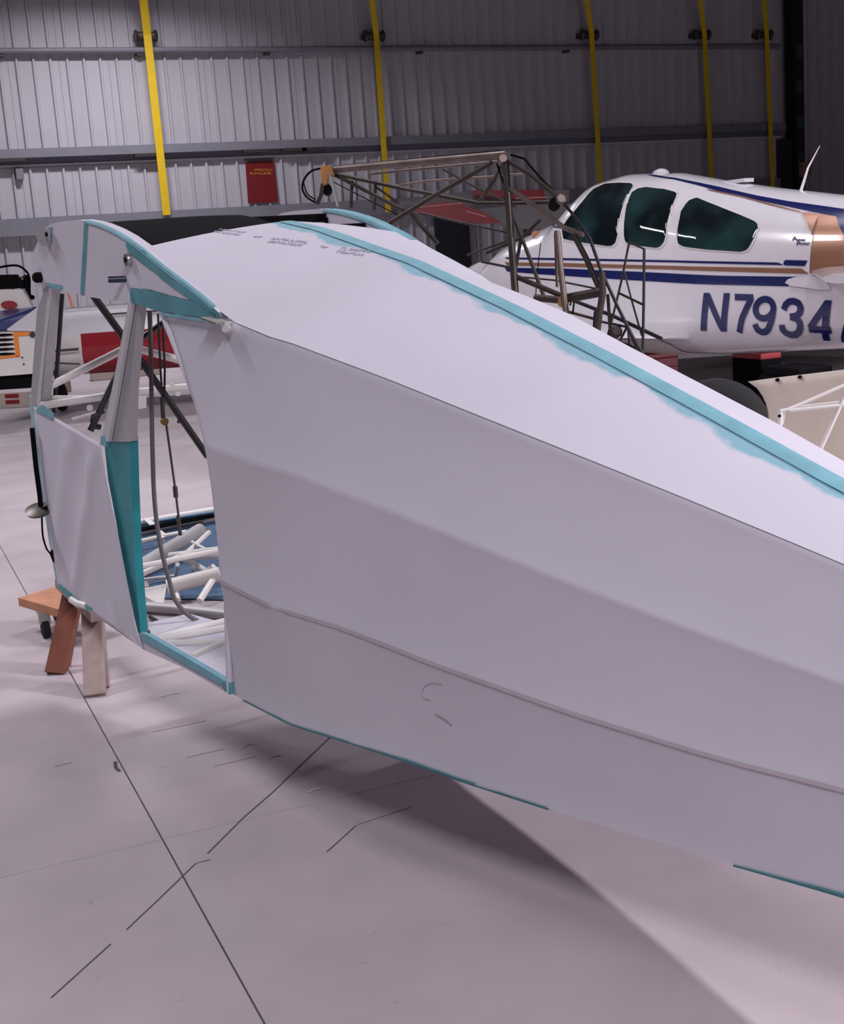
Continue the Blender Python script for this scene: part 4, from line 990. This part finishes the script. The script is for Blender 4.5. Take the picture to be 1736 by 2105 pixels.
lathe('knob', PA(50, 613, .35), -FH, [(0, .03), (.04, .03)], black, pl, n=10)
# gear
for px in (78, 410):
    b = bodyx(px)+FH*.7; tube('gear_leg', [b+EZ*.5, b+EZ*.2], .03, black, pl); lathe('wheel', b-RH*.06+EZ*.18, RH, [(0, .1), (.02, .17), (.06, .18), (.1, .17), (.12, .1)], rubber, pl)
b = bodyx(-90)+FH*.5; tube('gear_leg', [b+EZ*.4, b+EZ*.1], .03, black, pl); lathe('wheel', b-RH*.06+EZ*.12, RH, [(0, .08), (.02, .11), (.06, .12), (.1, .11), (.12, .08)], rubber, pl)
for a, b_, w, h in (((86, 705), (96, 780), .03, .03), ((92, 715), (104, 770), .05, .04)): beam('cowl_strut', PA(*a, .1), PA(*b_, .1), w, h, black, pl, side=RH)
# striped board lying on the floor before it
q0, q1 = flr(-60, 842), flr(92, 834)
t = thing('striped_board', 'low white board with two red stripes on the floor at far left', 'board', ((q0.x+q1.x)/2, (q0.y+q1.y)/2, 0))
dv = (q1-q0).normalized(); nv = Vector((dv.y, -dv.x, 0)); hb = .2
slab('board', [q0, q1, q1+EZ*hb, q0+EZ*hb], -nv, .05, cream, t)
for z in (.05, .13): 
    a = flr(14, 838); a = q0+dv*(a-q0).dot(dv); slab('red_stripe', [a+nv*.004+EZ*z, a+dv*.2+nv*.004+EZ*z, a+dv*.2+nv*.004+EZ*(z+.05), a+nv*.004+EZ*(z+.05)], nv, .004, redp, t)
p_ = flr(265, 778)
o = box('wooden_crate', (p_.x, p_.y+.3, .09), (1.1, .3, .18), cream, None, loc=(p_.x, p_.y+.3, 0), bev=.01); tag(o, 'long pale box on the floor below the red side panel', 'box')
p_ = flr(135, 806); o = lathe('paint_can', (p_.x, p_.y, 0), EZ, [(0, .09), (.16, .09), (.165, .085), (.17, .02)], mat('rosy', (176, 146, 140), .6), None, n=16, loc=(p_.x, p_.y, 0)); tag(o, 'small rosy can on the floor behind the windshield post', 'can')

# ================================================================ red and white airplane far behind the bare frame
rw = thing('red_white_airplane', 'dim red and white airplane far back between bare frame and folding door', 'airplane', tuple(Vector((*at(980, 560, 17).xy, 0))))
def PR(px, py, d=0): return at(px, py, 17)+FH*d
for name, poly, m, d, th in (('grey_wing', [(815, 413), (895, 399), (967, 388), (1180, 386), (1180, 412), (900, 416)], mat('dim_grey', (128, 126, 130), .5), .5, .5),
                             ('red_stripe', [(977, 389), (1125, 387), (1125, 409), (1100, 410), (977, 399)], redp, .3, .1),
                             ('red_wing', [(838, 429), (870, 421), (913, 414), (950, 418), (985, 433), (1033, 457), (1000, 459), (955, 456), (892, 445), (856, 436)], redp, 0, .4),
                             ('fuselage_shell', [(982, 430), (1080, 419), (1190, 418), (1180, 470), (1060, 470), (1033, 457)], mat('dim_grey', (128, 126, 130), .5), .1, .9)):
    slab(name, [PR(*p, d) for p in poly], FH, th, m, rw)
for a, b_ in (((842, 428), (950, 418)), ((958, 434), (1000, 446)), ((1060, 408), (1128, 405))): ribbon('pinstripe', [PR(*a, -.01), PR(*b_, -.01)], .018, mat('pin_pink', (206, 140, 140), .5), rw, 0, -FH)
p_ = PR(1090, 470, .5); tube('gear_leg', [p_, (p_.x, p_.y, .2)], .05, steel, rw); lathe('wheel', (p_.x, p_.y, .2), RH, [(0, .1), (.02, .18), (.08, .2), (.14, .18), (.16, .1)], rubber, rw)

# ================================================================ cream cowling and white frame on the right
cw = thing('cream_panel', 'curved cream sheet panel with scooped left edge behind the white tail', 'panel', tuple(Vector((*at(1660, 840, 6.2).xy, 0))))
ptop = [(1540, 785), (1600, 777), (1660, 770), (1736, 761), (1830, 752)]; pedge = [(1540, 785), (1553, 794), (1566, 810), (1576, 830), (1582, 852), (1584, 880), (1584, 960), (1584, 1010)]
def PC(px, py): return at(px, py, 6.2-(px-1540)*.0022-((py-780)/900)**2*.9)
V, Fc = [], []; n1, n2 = 12, 14
for th in (0, .02):
    for i in range(n1+1):
        for k in range(n2+1):
            v = k/n2; ylow = 785+(1010-785)*v; xe = interp(ylow, [p[1] for p in pedge], [p[0] for p in pedge]); x = xe+(1830-xe)*i/n1
            yt = interp(x, [p[0] for p in ptop], [p[1] for p in ptop]); y = yt+(1010-yt)*v; V.append(PC(x, y)+FH*th)
W2_ = n2+1; B_ = (n1+1)*W2_
for i in range(n1):
    for k in range(n2):
        a = i*W2_+k; Fc += [(a, a+1, a+W2_+1, a+W2_), (B_+a, B_+a+W2_, B_+a+W2_+1, B_+a+1)]
for k in range(n2): a = n1*W2_+k; Fc += [(k, B_+k, B_+k+1, k+1), (a, a+1, B_+a+1, B_+a)]
for i in range(n1): a = i*W2_; b = a+n2; Fc += [(a, a+W2_, B_+a+W2_, B_+a), (b, B_+b, B_+b+W2_, b+W2_)]
fixn(mesh('sheet', V, Fc, cream, cw, True))
for px in (1600, 1730):
    p_ = PC(px, 1000); beam('stand_leg', (p_.x+.02, p_.y+.06, .002), (p_.x+.02, p_.y+.06, p_.z+.1), .07, .05, woodg, cw, side=RH)
q = at(1474, 886, 6.9)
dr = thing('rubber_drum', 'big black rubber tire standing left of the cream panel edge', 'tire', (q.x, q.y, 0))
lathe('tread', q-FH*.1, FH, [(0, .18), (.01, .24), (.05, .28), (.15, .28), (.19, .24), (.2, .18)], rubber, dr, n=28); lathe('hub', q-FH*.06, FH, [(0, .17), (.12, .17)], black, dr, n=20)
box('chock_stand', (q.x, q.y, (q.z-.27)/2), (.3, .25, q.z-.27), blackt, dr)
for px, py in ((1597, 778), (1643, 772)): lathe('edge_notch', PC(px, py+3)-FH*.005, -FWD, [(0, .008), (.02, .008)], black, cw, n=8)
wf = thing('white_tube_frame', 'small white welded tube frame standing before the cream panel', 'tube frame', tuple(Vector((*at(1660, 900, 5.2).xy, 0))))
def WF(px, py, dz=0): return at(px, py, 5.2+dz)
for pts, w_ in (([(1604, 845), (1622, 842), (1760, 782)], 8), ([(1622, 844), (1760, 830)], 9), ([(1622, 838), (1760, 822)], 4), ([(1762, 760), (1690, 918), (1684, 935)], 9), ([(1606, 846), (1604, 872), (1598, 890)], 9)):
    tube('tube', [WF(*p) for p in pts], w_/2/F*5.2, whitep, wf, n=10)
pt_ = slab('end_plate', [WF(*p) for p in [(1600, 843), (1618, 840), (1612, 872), (1600, 880)]], FWD, .012, whitep, wf)
lathe('bolt_hole', WF(1604, 855, -.01), FWD, [(0, .006), (.01, .006)], black, pt_, n=8)
for x, y in ((1598, 890), (1684, 935), (1760, 800)): p_ = WF(x, y); tube('leg', [p_, (p_.x, p_.y, .003)], .012, whitep, wf, n=8)
